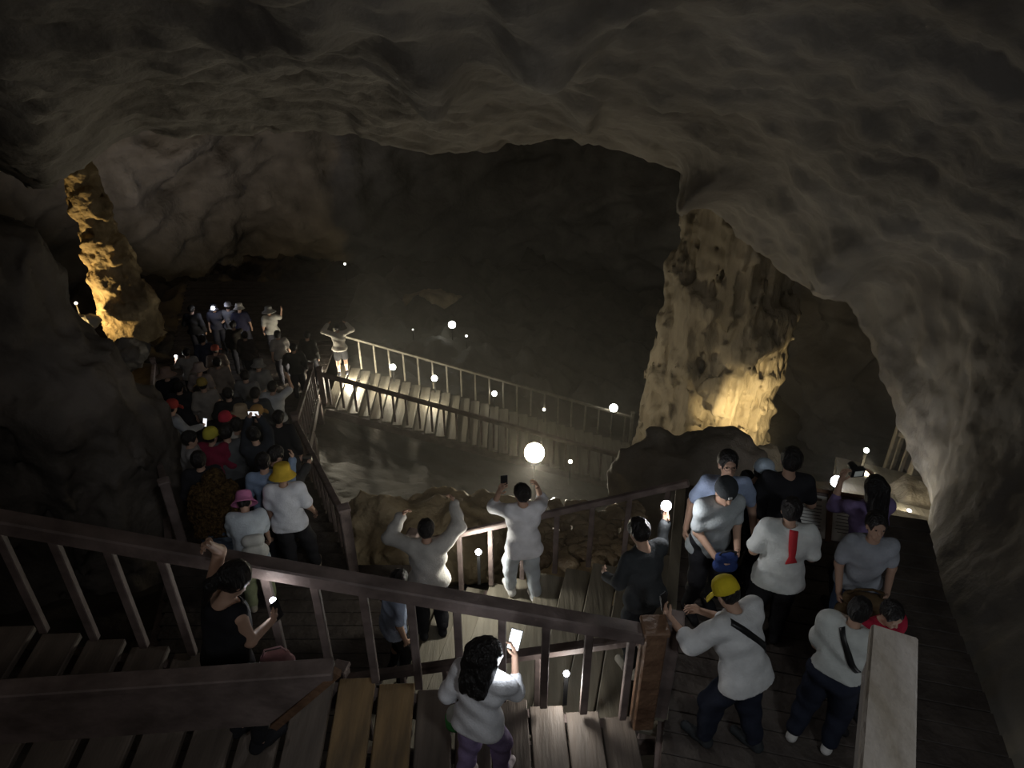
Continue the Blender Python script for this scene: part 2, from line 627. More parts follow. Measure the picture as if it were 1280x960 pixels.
CRACK = 1.0
build_chamber()


# --- rocky ground
def ground_z(x, y):
    x, y = np.asarray(x, float), np.asarray(y, float)
    base = np.interp(y, [-6, 0, 3.0, 6, 8, 10, 12, 18, 22, 30, 45], [-1.2, -1.3, -1.6, -2.35, -2.9, -3.7, -4.6, -6.75, -7.5, -9.5, -12.0])
    w = smooth(11, 16.5, y)
    base = base - w * 0.333 * np.clip(x + 5.2, 0, 12) * (1 - 0.75 * smooth(23, 34, y))
    # a hollow on the left under the walkway's outer side, and a shelf on the right
    base = base + 0.9 * smooth(3.5, 6.0, x) * smooth(6, 9, y) * (1 - smooth(12, 15, y))
    base = base - 0.8 * smooth(-7.5, -10, x) * (1 - smooth(15, 20, y))
    return base


def build_ground():
    nu, nv = 300, 280
    a = np.linspace(-32, 24, nu)
    b = np.linspace(-6, 46, nv)
    A, B = np.meshgrid(a, b, indexing='ij')
    Z = ground_z(A, B)
    P = np.stack([A, B, Z], -1)
    far = smooth(20, 26, B)
    P[..., 2] += fbm(P * 0.55, 5) * (0.32 + 1.2 * far) - 0.18 + fbm(P * 1.7, 3, ridge=True) * 0.12
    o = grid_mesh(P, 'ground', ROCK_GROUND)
    tag(o, 'dark rocky cave ground between and below the walkways', kind='structure')


build_ground()


# --- rock formations from implicit shapes
def rock_from(sdf, amp, freq, oct=5, flute=0.0, ffreq=3.0, ridge=True):
    x, y, z = sdf.full()
    m = np.abs(sdf.f) < (abs(amp) * 2 + flute * 2 + 4 * sdf.h)
    I = np.argwhere(m)
    P = sdf.lo + I * sdf.h
    d = fbm(P * freq, oct, ridge=ridge) * amp
    if flute:
        Q = P.copy()
        Q[:, 2] *= 0.12
        d = d + fbm(Q * ffreq, 3, ridge=True) * flute
    sdf.f[m] -= d
    return sdf


def build_column():
    o = Vector((4.2, 14.2, 0))
    s = SDF((-2.4, -1.9, -7.2), (2.6, 2.2, 3.4), 0.05)
    s.cap((-0.7, 0, -6.8), (0.15, 0.0, 2.0), 0.85, 0.6, 0.3)
    s.cap((0.25, 0.1, -5.2), (0.3, 0.2, 3.2), 0.95, 0.9, 0.4)
    s.cap((0.75, 0.1, -3.3), (0.6, 0.2, 2.4), 0.5, 0.55, 0.3)
    # bulging flows
    for k in range(26):
        a = random.uniform(-PI, 0.1)
        z = random.uniform(-4.2, 1.6)
        rr = random.uniform(0.2, 0.42)
        x, y = 0.08 * (z + 3.5) + (1.1 - 0.05 * (z + 4)) * math.cos(a), 0.1 + 0.95 * math.sin(a)
        s.cap((x, y, z), (x * 1.02, y * 1.02, z - random.uniform(0.4, 1.2)), rr, rr * 0.6, 0.12)
    # hanging draperies and straws on the lower front
    for k in range(70):
        a = random.uniform(-PI * 0.80, -0.02)
        x, y = 0.1 + 1.2 * math.cos(a), 0.1 + 1.05 * math.sin(a)
        z = -2.9 - 0.4 * (x) + random.uniform(-0.2, 0.6)
        L = random.uniform(0.35, 0.9)
        r = random.uniform(0.06, 0.12)
        s.cap((x, y, z), (x * 1.01, y * 1.02, z - L), r, r * 0.35, 0.05)
    for k in range(60):
        a = random.uniform(-PI * 0.45, 0.15)
        x, y = 0.15 + 1.15 * math.cos(a), 0.1 + 1.0 * math.sin(a)
        z = random.uniform(-4.6, -1.0)
        r = random.uniform(0.12, 0.24)
        s.cap((x, y, z), (x * 1.04, y * 1.05, z - random.uniform(0.2, 0.4)), r, r * 0.3, 0.06)
    rock_from(s, 0.15, 1.4, 5, 0.17, 3.2)
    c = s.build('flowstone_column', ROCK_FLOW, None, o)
    tag(c, 'massive flowstone column with hanging draperies, lit golden from below', 'column')


build_column()


def build_stalagmite():
    b = on_y(160, 388, 24.0)
    t = on_y(92, 198, 24.0)
    hgt = t.z - b.z
    ax = (t.x - b.x)
    s = SDF((-3.0, -1.7, -1.0), (2.2, 1.7, hgt + 0.6), 0.055)
    pts = [(0.0, 0.80), (0.10, 0.76), (0.2, 0.68), (0.33, 0.62), (0.45, 0.55), (0.6, 0.47), (0.72, 0.46), (0.82, 0.44), (0.92, 0.42), (0.985, 0.34)]
    pts = [(a, r * 0.9) for a, r in pts]
    for (a, ra), (c, rc) in zip(pts[:-1], pts[1:]):
        s.cap((ax * a, 0, hgt * a), (ax * c, 0, hgt * c), ra, rc, 0.12)
    s.cap((0.1, 0, -0.8), (0, 0, 0.1), 0.85, 0.8, 0.3)
    for k in range(70):                       # ledges of dripped stone
        a = random.uniform(0.02, 0.97)
        ang = random.uniform(0, 2 * PI)
        r = np.interp(a, [p[0] for p in pts], [p[1] for p in pts])
        rr = random.uniform(0.14, 0.32) * (1.1 - 0.45 * a)
        c = (ax * a + r * math.cos(ang) * 0.95, r * math.sin(ang) * 0.95, hgt * a)
        s.cap(c, (c[0], c[1], c[2] - rr * 1.8), rr, rr * 0.35, 0.05)
    rock_from(s, 0.17, 1.6, 5, 0.05, 3.0)
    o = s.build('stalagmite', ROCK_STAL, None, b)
    tag(o, 'tall leaning stalagmite lit golden from its foot behind the crowd', 'stalagmite')
    return b


STAL = build_stalagmite()


def build_left_mass():
    # fluted rock buttress at the left edge
    s = SDF((-5.5, -3.0, -4.5), (3.4, 3.0, 5.4), 0.07)
    base = on_y(60, 480, 9.5)
    cols = [(-3.0, 0.0, 4.9, 1.5), (-2.0, -0.5, 4.1, 1.0), (-1.0, -0.7, 2.9, 0.85), (-0.25, -0.2, 1.7, 0.7), (0.45, -0.4, 0.1, 0.65), (0.95, -0.1, -0.9, 0.55), (1.25, 0.1, -1.7, 0.5)]
    for (x, y, top, r) in cols:
        s.cap((x + 0.25, y, -4.2), (x, y + 0.1, top), r * 1.25, r, 0.25)
    for k in range(16):
        x, y, top, r = random.choice(cols)
        z = random.uniform(-4, top)
        s.cap((x + random.uniform(-.4, .5), y - r * 0.8, z), (x + 0.1, y - r * 0.9, z - 0.9), 0.3, 0.15, 0.2)
    rock_from(s, 0.22, 0.9, 5, 0.16, 1.5)
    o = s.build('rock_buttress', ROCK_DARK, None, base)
    tag(o, 'dark fluted rock buttress rising at the left behind the stair railing', 'rock')


build_left_mass()


def blob(name, label, loc, r, amp, freq, h, material, seedz=0.0, cat='boulder', parent=None, group=None):
    m = max(r) * 1.35 + amp
    s = SDF((-r[0] * 1.35 - amp, -r[1] * 1.35 - amp, -r[2] * 1.35 - amp), (r[0] * 1.35 + amp, r[1] * 1.35 + amp, r[2] * 1.35 + amp), h)
    s.ell((0, 0, 0), r, None, 0)
    x, y, z = s.full()
    I = np.argwhere(np.abs(s.f) < amp * 2.5 + 3 * h)
    P = s.lo + I * h
    s.f[tuple(I.T)] -= fbm(P * freq + seedz, 5) * amp
    o = s.build(name, material, parent, loc)
    if label:
        tag(o, label, cat, group)
    return o


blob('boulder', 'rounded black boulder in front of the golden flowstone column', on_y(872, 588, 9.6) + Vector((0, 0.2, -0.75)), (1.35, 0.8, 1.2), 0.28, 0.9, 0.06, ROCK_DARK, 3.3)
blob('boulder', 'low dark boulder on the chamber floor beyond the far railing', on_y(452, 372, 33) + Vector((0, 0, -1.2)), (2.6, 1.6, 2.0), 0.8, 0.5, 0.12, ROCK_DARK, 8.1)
blob('boulder', 'brown lit boulder in the dark middle of the chamber', on_y(538, 378, 33) + Vector((0, 0, -0.2)), (1.3, 1.0, 0.75), 0.5, 0.9, 0.08, ROCK_STAL, 5.1)
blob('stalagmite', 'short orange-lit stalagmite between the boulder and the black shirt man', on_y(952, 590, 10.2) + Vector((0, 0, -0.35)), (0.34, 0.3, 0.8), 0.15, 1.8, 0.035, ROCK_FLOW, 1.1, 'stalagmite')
blob('boulder', 'pale rock at the left beyond the walkway rail, small lit patch', on_y(160, 640, 10.0) + Vector((0, 0, -0.2)), (0.18, 0.2, 0.55), 0.12, 2.2, 0.03, ROCK_FLOW, 2.7)
blob('boulder', 'grey rock beside the stalagmite, lit faintly behind the crowd', on_y(158, 432, 20.5) + Vector((0, 0, -0.3)), (0.55, 0.5, 0.5), 0.3, 1.6, 0.05, ROCK_WALL, 6.7)
blob('boulder', 'small pale rock left of the stalagmite foot', on_y(110, 402, 22.5), (0.35, 0.3, 0.28), 0.15, 2.2, 0.04, ROCK_WALL, 7.7)
blob('boulder', 'rock lit white at the bend of the far right walkway', on_y(1146, 626, 8.4) + Vector((0.1, 0.1, -0.12)), (0.45, 0.35, 0.42), 0.2, 1.8, 0.035, ROCK_FLOW, 4.4)
blob('boulder', 'brown rock ledge behind the lifted hands on the lower stair', on_y(560, 652, 8.6) + Vector((-0.2, 0.3, -0.75)), (1.5, 0.8, 0.85), 0.4, 1.3, 0.05, ROCK_STAL, 9.2)


def build_rubble():
    mb = MB()
    for k in range(150):
        px, py = random.uniform(655, 800), random.uniform(630, 705)
        y = np.interp(py, [630, 705], [9.2, 7.4])
        p = on_y(px, py, y)
        r = random.uniform(0.06, 0.17)
        bm = bmesh.new()
        bmesh.ops.create_icosphere(bm, subdivisions=2, radius=r)
        sd = random.uniform(0, 50)
        for v in bm.verts:
            n = float(gnoise(np.array(v.co) * (2.2 / r) * 0.5 + sd))
            v.co *= 1 + 0.7 * n
            v.co.z *= 0.55
        R = Matrix.Rotation(random.uniform(0, 6), 3, 'Z')
        bm.verts.index_update()
        gz = float(ground_z(p.x, p.y)) - 0.1
        mb.add([R @ v.co + p for v in bm.verts], [[v.index for v in f.verts] for f in bm.faces])
        bm.free()
    o = mb.build('rubble', ROCK_WET, None, True)
    tag(o, 'wet brown rubble glinting behind the lower stair rail', 'rubble', kind='stuff')


blob('boulder', 'brown rock mound under the glinting rubble', on_y(730, 700, 8.5) + Vector((0, 0, -0.75)), (1.25, 1.0, 0.75), 0.3, 1.4, 0.05, ROCK_STAL, 12.2)
build_rubble()

# ================================================================== TIMBER STAIRS
EDIR = Vector((math.sin(math.radians(13.6)), math.cos(math.radians(13.6)), 0))     # along the lower stair's treads
GDIR = Vector((-EDIR.y, EDIR.x, 0))                                                 # down the lower stair
PE = Vector((1.27, 3.93, 0.0))                                                      # where the landing's edge begins


def railing(label, a, b, height=1.0, spacing=0.34, bal=0.055, rail=(0.11, 0.10), newels=(True, True), material=None, newel=0.13,
            newel_mat=None, group=None, skip=0.25, lower=False, over=0.12):
    """guard rail whose foot runs from a to b"""
    a, b = Vector(a), Vector(b)
    material = material or WOOD
    r = thing('stair_railing', label, 'railing', a, 0, group)
    up = Vector((0, 0, 1))
    d = b - a
    hl = math.hypot(d.x, d.y)
    az = math.atan2(d.y, d.x)
    R = Matrix.Rotation(az, 3, 'Z')
    MB().beam(up * height - up * rail[1] / 2, d + up * height - up * rail[1] / 2, rail[0], rail[1], bev=0.012).build('handrail', material, r)
    if lower:
        MB().beam(up * 0.12, d + up * 0.12, 0.05, 0.09).build('lower_rail', material, r)
    n = max(2, int(hl / spacing))
    me = None
    for k in range(n):
        t = (k + 0.5) / n
        p = d * t
        L = height - rail[1]
        c = p + up * (L / 2 + 0.01)
        if me is None:
            o = MB().box((0, 0, 0), (bal, bal * 0.9, L), R, 0.006).build('baluster', material, r, False, c)
            me = o.data
        else:
            o = bpy.data.objects.new('baluster', me)
            COL.objects.link(o)
            o.location = c
            o.parent = r
    for flag, p in zip(newels, (Vector((0, 0, 0)), d)):
        if flag:
            q = MB().box(p + up * (height + over) / 2, (newel, newel, height + over), R, 0.012)
            q.box(p + up * (height + over + 0.015), (newel * 1.18, newel * 1.18, 0.05), R, 0.012)
            q.build('newel', newel_mat or material, r)
    return r


def flight(label, top, down, lat, n, run, rise, width, material, stringers=True, thick=0.055, jitter=0.006):
    """open timber stair: treads run along lat, steps go along down"""
    top = Vector(top)
    r = thing('staircase', label, 'staircase', top)
    az = math.atan2(lat.y, lat.x) - PI / 2
    R = Matrix.Rotation(az, 3, 'Z')
    me = None
    for k in range(n):
        c = down * (run * (k + 0.5)) + lat * (width / 2) + Vector((0, 0, -rise * (k + 1) - thick / 2 + random.uniform(-jitter, jitter)))
        if me is None:
            o = MB().box((0, 0, 0), (run * 0.93, width, thick), R, 0.008).build('tread', material, r, False, c)
            me = o.data
        else:
            o = bpy.data.objects.new('tread', me)
            COL.objects.link(o)
            o.location = c
            o.rotation_euler = (0, random.uniform(-0.006, 0.006), random.uniform(-0.004, 0.004))
            o.parent = r
    if stringers:
        for w in (0.06, width - 0.06):
            a = lat * w + Vector((0, 0, -thick - rise - 0.14))
            b = down * (run * n) + lat * w + Vector((0, 0, -rise * n - thick - 0.14))
            MB().beam(a, b, 0.08, 0.22).build('stringer', WOOD, r)
    return r


# --- stair 1: falls from upper left to the landing, across the foreground
X1, Y1 = 1.10, 3.95
RUN1, RISE1, N1 = 0.30, 0.09, 18
S1_DIR = Vector((-math.cos(math.radians(2.5)), -math.sin(math.radians(2.5)), 0))     # up the stair
S1_LAT = Vector((S1_DIR.y, -S1_DIR.x, 0))                                            # far side
top1 = Vector((X1, 2.45, 0)) + S1_DIR * (RUN1 * N1) + Vector((0, 0, RISE1 * N1 + 0.0))
st1 = flight('near flight of grey timber treads falling to the landing, below the long handrail', top1, -S1_DIR, S1_LAT, N1, RUN1, RISE1, 1.56, WOOD_TREAD)
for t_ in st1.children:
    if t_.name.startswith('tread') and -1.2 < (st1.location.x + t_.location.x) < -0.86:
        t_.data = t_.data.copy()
        t_.data.materials[0] = WOOD_OCHRE  # ochre tone for the treads in this stretch
        t_['label'] = 'tread of ochre wood'
a1 = Vector((X1, Y1, 0))
railing('long purple-brown handrail slanting across the foreground stair, with brown newel at its foot', a1 + Vector((-0.02, 0, 0)),
        a1 + S1_DIR * 5.3 + Vector((0, 0, 5.3 * RISE1 / RUN1)), height=1.13, spacing=0.33, bal=0.06, rail=(0.13, 0.12), newels=(True, False),
        newel=0.17, newel_mat=WOOD_RED, over=0.03)


# --- near hand plank of stair 1, broad board with slanted end
def near_plank():
    e = on_y(416, 832, 2.78)
    r = thing('guard_rail', 'broad dark plank rail in the lower left, its end cut at a slant', 'railing', e)
    d = Vector((-1, -0.08, 0.0))
    L = 4.2
    MB().beam((0, 0, -0.03), d * L + Vector((0, 0, -0.03)), 0.12, 0.06, bev=0.008).build('top_board', WOOD, r)
    # side board as a prism with slanted end
    v = []
    for y in (-0.025, 0.025):
        v += [Vector((-0.02, y, -0.06)), d * L + Vector((0, y, -0.06)), d * L + Vector((0, y, -0.46)), Vector((-0.42, y - 0.03, -0.46))]
    f = [(0, 1, 2, 3), (7, 6, 5, 4), (0, 4, 5, 1), (1, 5, 6, 2), (2, 6, 7, 3), (3, 7, 4, 0)]
    MB().add(v, f).build('side_board', WOOD, r)
    MB().beam((0.02, 0.0, -0.05), (-0.40, -0.03, -0.50), 0.05, 0.045, up=(0, 1, 0)).build('brace', WOOD_RED, r)
    for q in (0.62, 0.95):
        p = d * (L * q)
        MB().beam(p + Vector((0, -0.02, -0.3)), p + Vector((0, -0.02, -1.35)), 0.08, 0.08, up=(0, 1, 0)).build('post', WOOD, r)
    return r


near_plank()


# --- broad worn rail near the camera at right
def pale_rail():
    far = on_z(1119, 787, 3.44)
    near = on_z(1109, 985, 3.44)
    d = (near - far).normalized()
    r = thing('guard_rail', 'thick worn pale timber rail ending at the lower right', 'railing', far)
    L = 2.6
    MB().beam((0, 0, -0.03), d * L + Vector((0, 0, -0.03)), 0.165, 0.06, bev=0.008).build('top_board', WOOD_PALE, r)
    MB().beam(d * 0.02 + Vector((0, 0, -0.16)), d * L + Vector((0, 0, -0.16)), 0.12, 0.2, bev=0.006).build('side_board', WOOD, r)
    for q in (1.0, 2.2):
        p = d * q
        MB().beam(p + Vector((0, 0, -0.2)), p + Vector((0, 0, -3.44)), 0.09, 0.09, up=(0, 1, 0)).build('post', WOOD, r)


pale_rail()


# --- landing where the group stands
def landing():
    r = thing('floor', 'dark plank landing where the group stands at the right', None, (0, 0, 0), kind='structure')
    R = Matrix.Rotation(-math.radians(13.6), 3, 'Z')
    perp = Vector((EDIR.y, -EDIR.x, 0))
    w = 0.205
    k = 0
    while k * w < 5.1:
        c0 = PE + EDIR * (-1.9 + (k + 0.5) * w)
        s = c0 + Vector((0, 0, -0.03 + random.uniform(-0.004, 0.004)))
        # planks run from the lower-stair edge to the wall
        wallx = np.interp(c0.y, [1, 4, 6, 8], [3.7, 3.95, 4.3, 4.9])
        L = (wallx - c0.x) / perp.x
        a = s if c0.y > 3.85 else s + perp * 0.0
        MB().beam(a, s + perp * L, w * 0.96, 0.05, bev=0.005).build('plank', WOOD_DECK, r)
        k += 1
    MB().beam(PE + EDIR * -1.9 + Vector((0, 0, -0.16)), PE + EDIR * 3.2 + Vector((0, 0, -0.16)), 0.1, 0.2).build('joist', WOOD, r)
    MB().beam(PE + EDIR * 0.05 + Vector((-0.03, 0, -0.01)), PE + EDIR * 3.2 + Vector((-0.03, 0, -0.01)), 0.11, 0.05).build('edge_board', WOOD_TREAD2, r)
    MB().beam(PE + EDIR * 3.22 + Vector((0, 0, -0.16)), PE + EDIR * 3.22 + perp * 2.5 + Vector((0, 0, -0.16)), 0.1, 0.2).build('joist', WOOD, r)
    for q in ((1.6, 2.4), (3.3, 2.4), (2.0, 6.6), (3.6, 6.4)):
        MB().beam((q[0], q[1], -0.08), (q[0], q[1], -2.6), 0.16, 0.16, up=(0, 1, 0)).build('post', WOOD, r)


landing()

# --- stair 2: from the landing down to the left
W2, RUN2, RISE2, N2 = 2.15, 0.30, 0.15, 10
flight('pale timber flight falling left from the landing, behind the long handrail', PE, GDIR, EDIR, N2, RUN2, RISE2, W2, WOOD_TREAD2)
far0 = PE + EDIR * (W2 - 0.06)
railing('far railing of the lower flight in front of the glinting rubble', far0 + Vector((0, 0, 0.0)), far0 + GDIR * 3.0 + Vector((0, 0, -1.5)), 0.95, 0.36, 0.055, (0.07, 0.07), (False, True), newel=0.12)
near0 = PE + EDIR * 0.1 + GDIR * 0.05
railing('near railing of the lower flight, just behind the brown newel', near0, near0 + GDIR * 2.95 + Vector((0, 0, -1.475)), 1.02, 0.42, 0.05, (0.09, 0.08), (True, True), newel=0.13)


# --- middle landing at the left and the long walkway down to the crowd
def edge_r(y):
    return float(np.interp(y, [4.4, 6.6, 7.0, 11.8, 18.3, 26], [-1.55, -1.7, -2.0, -4.05, -5.5, -5.6]))


def edge_l(y):
    return float(np.interp(y, [4.4, 5.5, 8.4, 11.6, 18.3, 26], [-3.9, -4.0, -4.75, -6.7, -9.9, -11.9]))


def walkway():
    r = thing('staircase', 'long timber walkway stepping down under the crowd at the left', 'staircase', (-3, 7.2, -1.5))
    o0 = Vector(r.location)
    # level planks of the middle landing
    y = 4.55
    while y < 7.25:
        a, b = Vector((edge_l(y), y, -1.53)), Vector((edge_r(y) + (0.9 * smooth(5.0, 6.6, y)), y, -1.53))
        MB().beam(a - o0, b - o0, 0.19, 0.05, bev=0.005).build('plank', WOOD_DECK, r)
        y += 0.2
    y = 7.35
    while y < 18.2:
        z = zf(y) - 0.03
        a, b = Vector((edge_l(y), y, z)), Vector((edge_r(y), y, z))
        MB().beam(a - o0, b - o0, 0.33, 0.05, bev=0.006).build('tread', WOOD_DECK, r)
        y += 0.36
    while y < 26:
        a, b = Vector((edge_l(y), y, -5.95)), Vector((edge_r(y), y, -5.95))
        MB().beam(a - o0, b - o0, 0.28, 0.05, bev=0.006).build('plank', WOOD_DECK, r)
        y += 0.3
    for e in (edge_l, edge_r):
        ys = [4.5, 7.2, 11.7, 18.2]
        for p, q in zip(ys[:-1], ys[1:]):
            MB().beam(Vector((e(p), p, zf(p) - 0.17)) - o0, Vector((e(q), q, zf(q) - 0.17)) - o0, 0.1, 0.2).build('stringer', WOOD, r)
    for y in (8.5, 11.5, 14.5, 18.0):
        for e in (edge_l, edge_r):
            MB().beam(Vector((e(y), y, zf(y) - 0.2)) - o0, Vector((e(y), y, zf(y) - 2.0)) - o0, 0.14, 0.14, up=(0, 1, 0)).build('post', WOOD, r)


walkway()


def wp(e, y, off=0.0):
    return Vector((e(y) + off, y, zf(y)))


railing('right-hand railing of the long crowd walkway, its upper stretch', wp(edge_r, 7.1), wp(edge_r, 11.8), 0.95, 0.5, 0.05, (0.09, 0.08))
railing('right-hand railing of the long crowd walkway, its lower stretch', wp(edge_r, 11.9), wp(edge_r, 17.4), 0.95, 0.55, 0.05, (0.09, 0.08), (False, True))
railing('left-hand railing of the crowd walkway, nearer stretch beside the fur coat', wp(edge_l, 8.0), wp(edge_l, 11.6), 0.95, 0.5, 0.05, (0.09, 0.08))
railing('left-hand railing of the crowd walkway, farther stretch toward the stalagmite', wp(edge_l, 11.7), wp(edge_l, 18.2), 0.95, 0.6, 0.05, (0.09, 0.08), (False, True))

# --- stair 3: across the chamber, lit treads
N3, RUN3, RISE3, W3, Y3 = 30, 0.30, 0.10, 2.3, 17.75
flight('far flight of brightly lit pale treads crossing the chamber to the right', (-5.2, Y3, -5.95), Vector((1, 0, 0)), Vector((0, 1, 0)), N3, RUN3, RISE3, W3, WOOD_TREAD3)
railing('dark near railing in front of the brightly lit treads', (-5.2, Y3 + 0.05, -5.95), (3.8, Y3 + 0.05, -8.95), 1.0, 0.34, 0.06, (0.11, 0.11), (True, True), newel=0.14)
railing('thin far railing carrying small round lamps across the chamber', (-5.2, Y3 + W3 - 0.05, -5.95), (3.8, Y3 + W3 - 0.05, -8.95), 1.05, 0.42, 0.05, (0.08, 0.08), (True, True), material=WOOD_TREAD3, newel=0.1)
# lower deck it ends on
d3 = thing('floor', 'dark plank deck at the foot of the far flight', None, (0, 0, 0), kind='structure')
for k in range(16):
    MB().beam((3.85 + k * 0.22, Y3 - 0.1, -9.0), (3.85 + k * 0.22, Y3 + W3 + 0.4, -9.0), 0.2, 0.05).build('plank', WOOD_DECK, d3)

# --- stair 4: right-hand walkway behind the landing
o4 = Vector((4.4, 7.5, -0.85))
d4 = Vector((math.sin(math.radians(24)), math.cos(math.radians(24)), 0))
l4 = Vector((d4.y, -d4.x, 0))
flight('small lit flight leading away between the column and the right wall', o4 - l4 * 0.2, d4, l4, 8, 0.34, 0.13, 1.3, WOOD_TREAD2)
railing('short lit railing at the far right beside the cave wall', on_y(1106, 597, 10.2), on_y(1136, 612, 9.2), 0.95, 0.3, 0.06, (0.08, 0.08), (True, True), material=WOOD_TREAD2)


# ================================================================== LAMPS
def rail_lamp(label, loc, mat_bulb, power, color, r=0.05, stem=0.0, group=None, name='path_lamp', light_off=(0, -0.12, 0.0), lr=0.05):
    t = thing(name, label, 'lamp', loc, 0, group)
    MB().lathe([(0.0, -r * 1.2), (r * 0.7, -r * 1.1), (r * 0.9, -r * 0.2), (r * 1.05, 0)], 12).build('lamp_body', BLACK, t, True)
    bm = bmesh.new()
    bmesh.ops.create_uvsphere(bm, u_segments=14, v_segments=10, radius=r)
    bm.verts.index_update()
    MB().add([v.co for v in bm.verts], [[v.index for v in f.verts] for f in bm.faces]).build('bulb', mat_bulb, t, True)
    bm.free()
    if stem:
        MB().beam((0, 0, -r), (0, 0, -stem), 0.035, 0.035, up=(0, 1, 0)).build('stem', BLACK, t)
    if power:
        point_light('lamp_light', light_off, power, color, lr, t)
    return t


WARMW = (1.0, 0.90, 0.68)
big = on_y(668, 566, 12.2)
spot_light('floodlight', big + Vector((0, -0.22, 0.02)), (0.2, 6.5, -3.9), 260, (1.0, 0.92, 0.76), 108, 0.9, 0.08)
t = rail_lamp('dazzling white floodlight on a post in the middle of the picture', big, BULB_WARM, 0, (1.0, 0.9, 0.68), 0.2, 1.9)
MB().box((0, 0.26, -0.2), (0.3, 0.08, 0.26)).build('reflector', BLACK, t)


def lamp_at(px, py, y, *a, **k):
    return rail_lamp(a[0], on_y(px, py, y), *a[1:], **k)


LG = 'round lamps along the far railing'
yf = Y3 + W3 - 0.14
lamp_at(491, 459, yf, 'first round lamp from the left on the far railing', BULB_WHITE, 28, WARMW, r=0.095, stem=0.5, light_off=(0, -0.8, -0.2))
lamp_at(543, 473, yf, 'second round lamp from the left on the far railing', BULB_WHITE, 28, WARMW, r=0.095, stem=0.5, light_off=(0, -0.8, -0.2))
lamp_at(618, 492, yf, 'third round lamp from the left on the far railing', BULB_WHITE, 2, WARMW, r=0.085, stem=0.5, light_off=(0, -0.35, 0.1))
lamp_at(767, 510, yf, 'round white lamp right of the floodlight on the far railing', BULB_WHITE, 2, WARMW, r=0.13, stem=0.9, light_off=(0, -0.35, 0.1))
lamp_at(441, 478, yf - 0.6, 'lamp low on the far flight among the lit treads', BULB_SMALL, 150, WARMW, r=0.04, stem=0.4, light_off=(0, -0.2, 0.15))
lamp_at(396, 472, yf - 0.8, 'lamp low at the left end of the lit treads', BULB_SMALL, 110, WARMW, r=0.04, stem=0.4, light_off=(0, -0.2, 0.15))
lamp_at(680, 512, yf, 'small orange lamp just above the floodlight', BULB_SMALL, 0, WARMW, r=0.05, stem=0.6)
lamp_at(713, 577, 14.5, 'small square white lamp right of the floodlight', BULB_SMALL, 0, WARMW, r=0.05, stem=0.7)
lamp_at(565, 406, 27, 'greenish white lamp far out in the dark chamber', BULB_WHITE, 14, (0.9, 1.0, 0.85), r=0.15, stem=1.5, light_off=(-0.4, 0.5, 0.3))
lamp_at(583, 420, 27, 'faint tiny lamp below the greenish chamber lamp', BULB_SMALL, 0, WARMW, r=0.05, stem=1.0)
lamp_at(516, 412, 27, 'dim tiny lamp left of the greenish chamber lamp', BULB_SMALL, 0, WARMW, r=0.03, stem=1.0)
lamp_at(325, 359, 27, 'warm lamp on a thin pole behind the crowd', BULB_WHITE, 6, (1, 0.75, 0.4), r=0.07, stem=2.2)
lamp_at(431, 330, 34, 'faint lamp high on the dark chamber slope', BULB_SMALL, 0, WARMW, r=0.06, stem=1.5)
lamp_at(95, 379, 22.5, 'small lamp at the foot of the leaning stalagmite', BULB_SMALL, 0, WARMW, r=0.05, stem=0.6)
lamp_at(598, 690, 6.35, 'white lamp on the lower flight beside the brightest tread', BULB_COOL, 22, (1, 0.97, 0.85), r=0.036, stem=0.5, light_off=(-0.02, -0.15, 0.12))
lamp_at(708, 842, 4.16, 'white lamp behind the balusters near the brown newel', BULB_COOL, 7.0, (1, 0.97, 0.9), r=0.026, stem=0.4, light_off=(0, -0.12, 0.06))
lamp_at(1083, 563, 9.6, 'small white lamp above the lit far right flight', BULB_WHITE, 0, WARMW, r=0.04, stem=0.9, light_off=(0.0, -0.25, -0.05))
lamp_at(1046, 602, 8.6, 'bright white lamp left of the camera-holding woman', BULB_COOL, 7, WARMW, r=0.085, stem=0.5, light_off=(-0.05, -0.5, 0.5))
lamp_at(1136, 640, 8.0, 'lamp lighting the rock at the far right bend', BULB_COOL, 3.5, WARMW, r=0.04, stem=0.4, light_off=(-0.12, -0.1, 0.12))
lamp_at(1129, 668, 7.4, 'long white light below the lit rock at right', BULB_COOL, 1.0, WARMW, r=0.05, stem=0.4)
ll = on_y(1083, 563, 9.6)
spot_light('flight_light', ll + Vector((0, -0.1, -0.03)), ll + Vector((0.0, -0.7, -1.2)), 190, WARMW, 70, 0.8, 0.04)
# ground spotlights on the formations
sl = on_y(938, 578, 11.6)
rail_lamp('golden spotlight hidden behind the boulder, under the flowstone column', sl, BULB_WARM, 0, WARMW, 0.07, 0.5)
spot_light('column_light', sl + Vector((0.25, 0.1, 0.1)), (4.9, 14.0, -3.0), 190, (1.0, 0.75, 0.36), 95, 0.7, 0.06)
point_light('column_light', on_y(958, 598, 9.6), 5, (1.0, 0.62, 0.25), 0.05)
sq = STAL + Vector((-1.7, -2.1, 0.1))
rail_lamp('golden spotlight at the foot of the stalagmite', sq, BULB_SMALL, 0, WARMW, 0.06, 0.4)
spot_light('stalagmite_light', sq + Vector((0.0, 0.0, 0.15)), STAL + Vector((-0.5, 0, 1.7)), 460, (1.0, 0.69, 0.27), 140, 0.6, 0.05)
point_light('rock_light', on_y(166, 630, 9.7), 2.0, (1.0, 0.85, 0.5), 0.05)

# ================================================================== PEOPLE


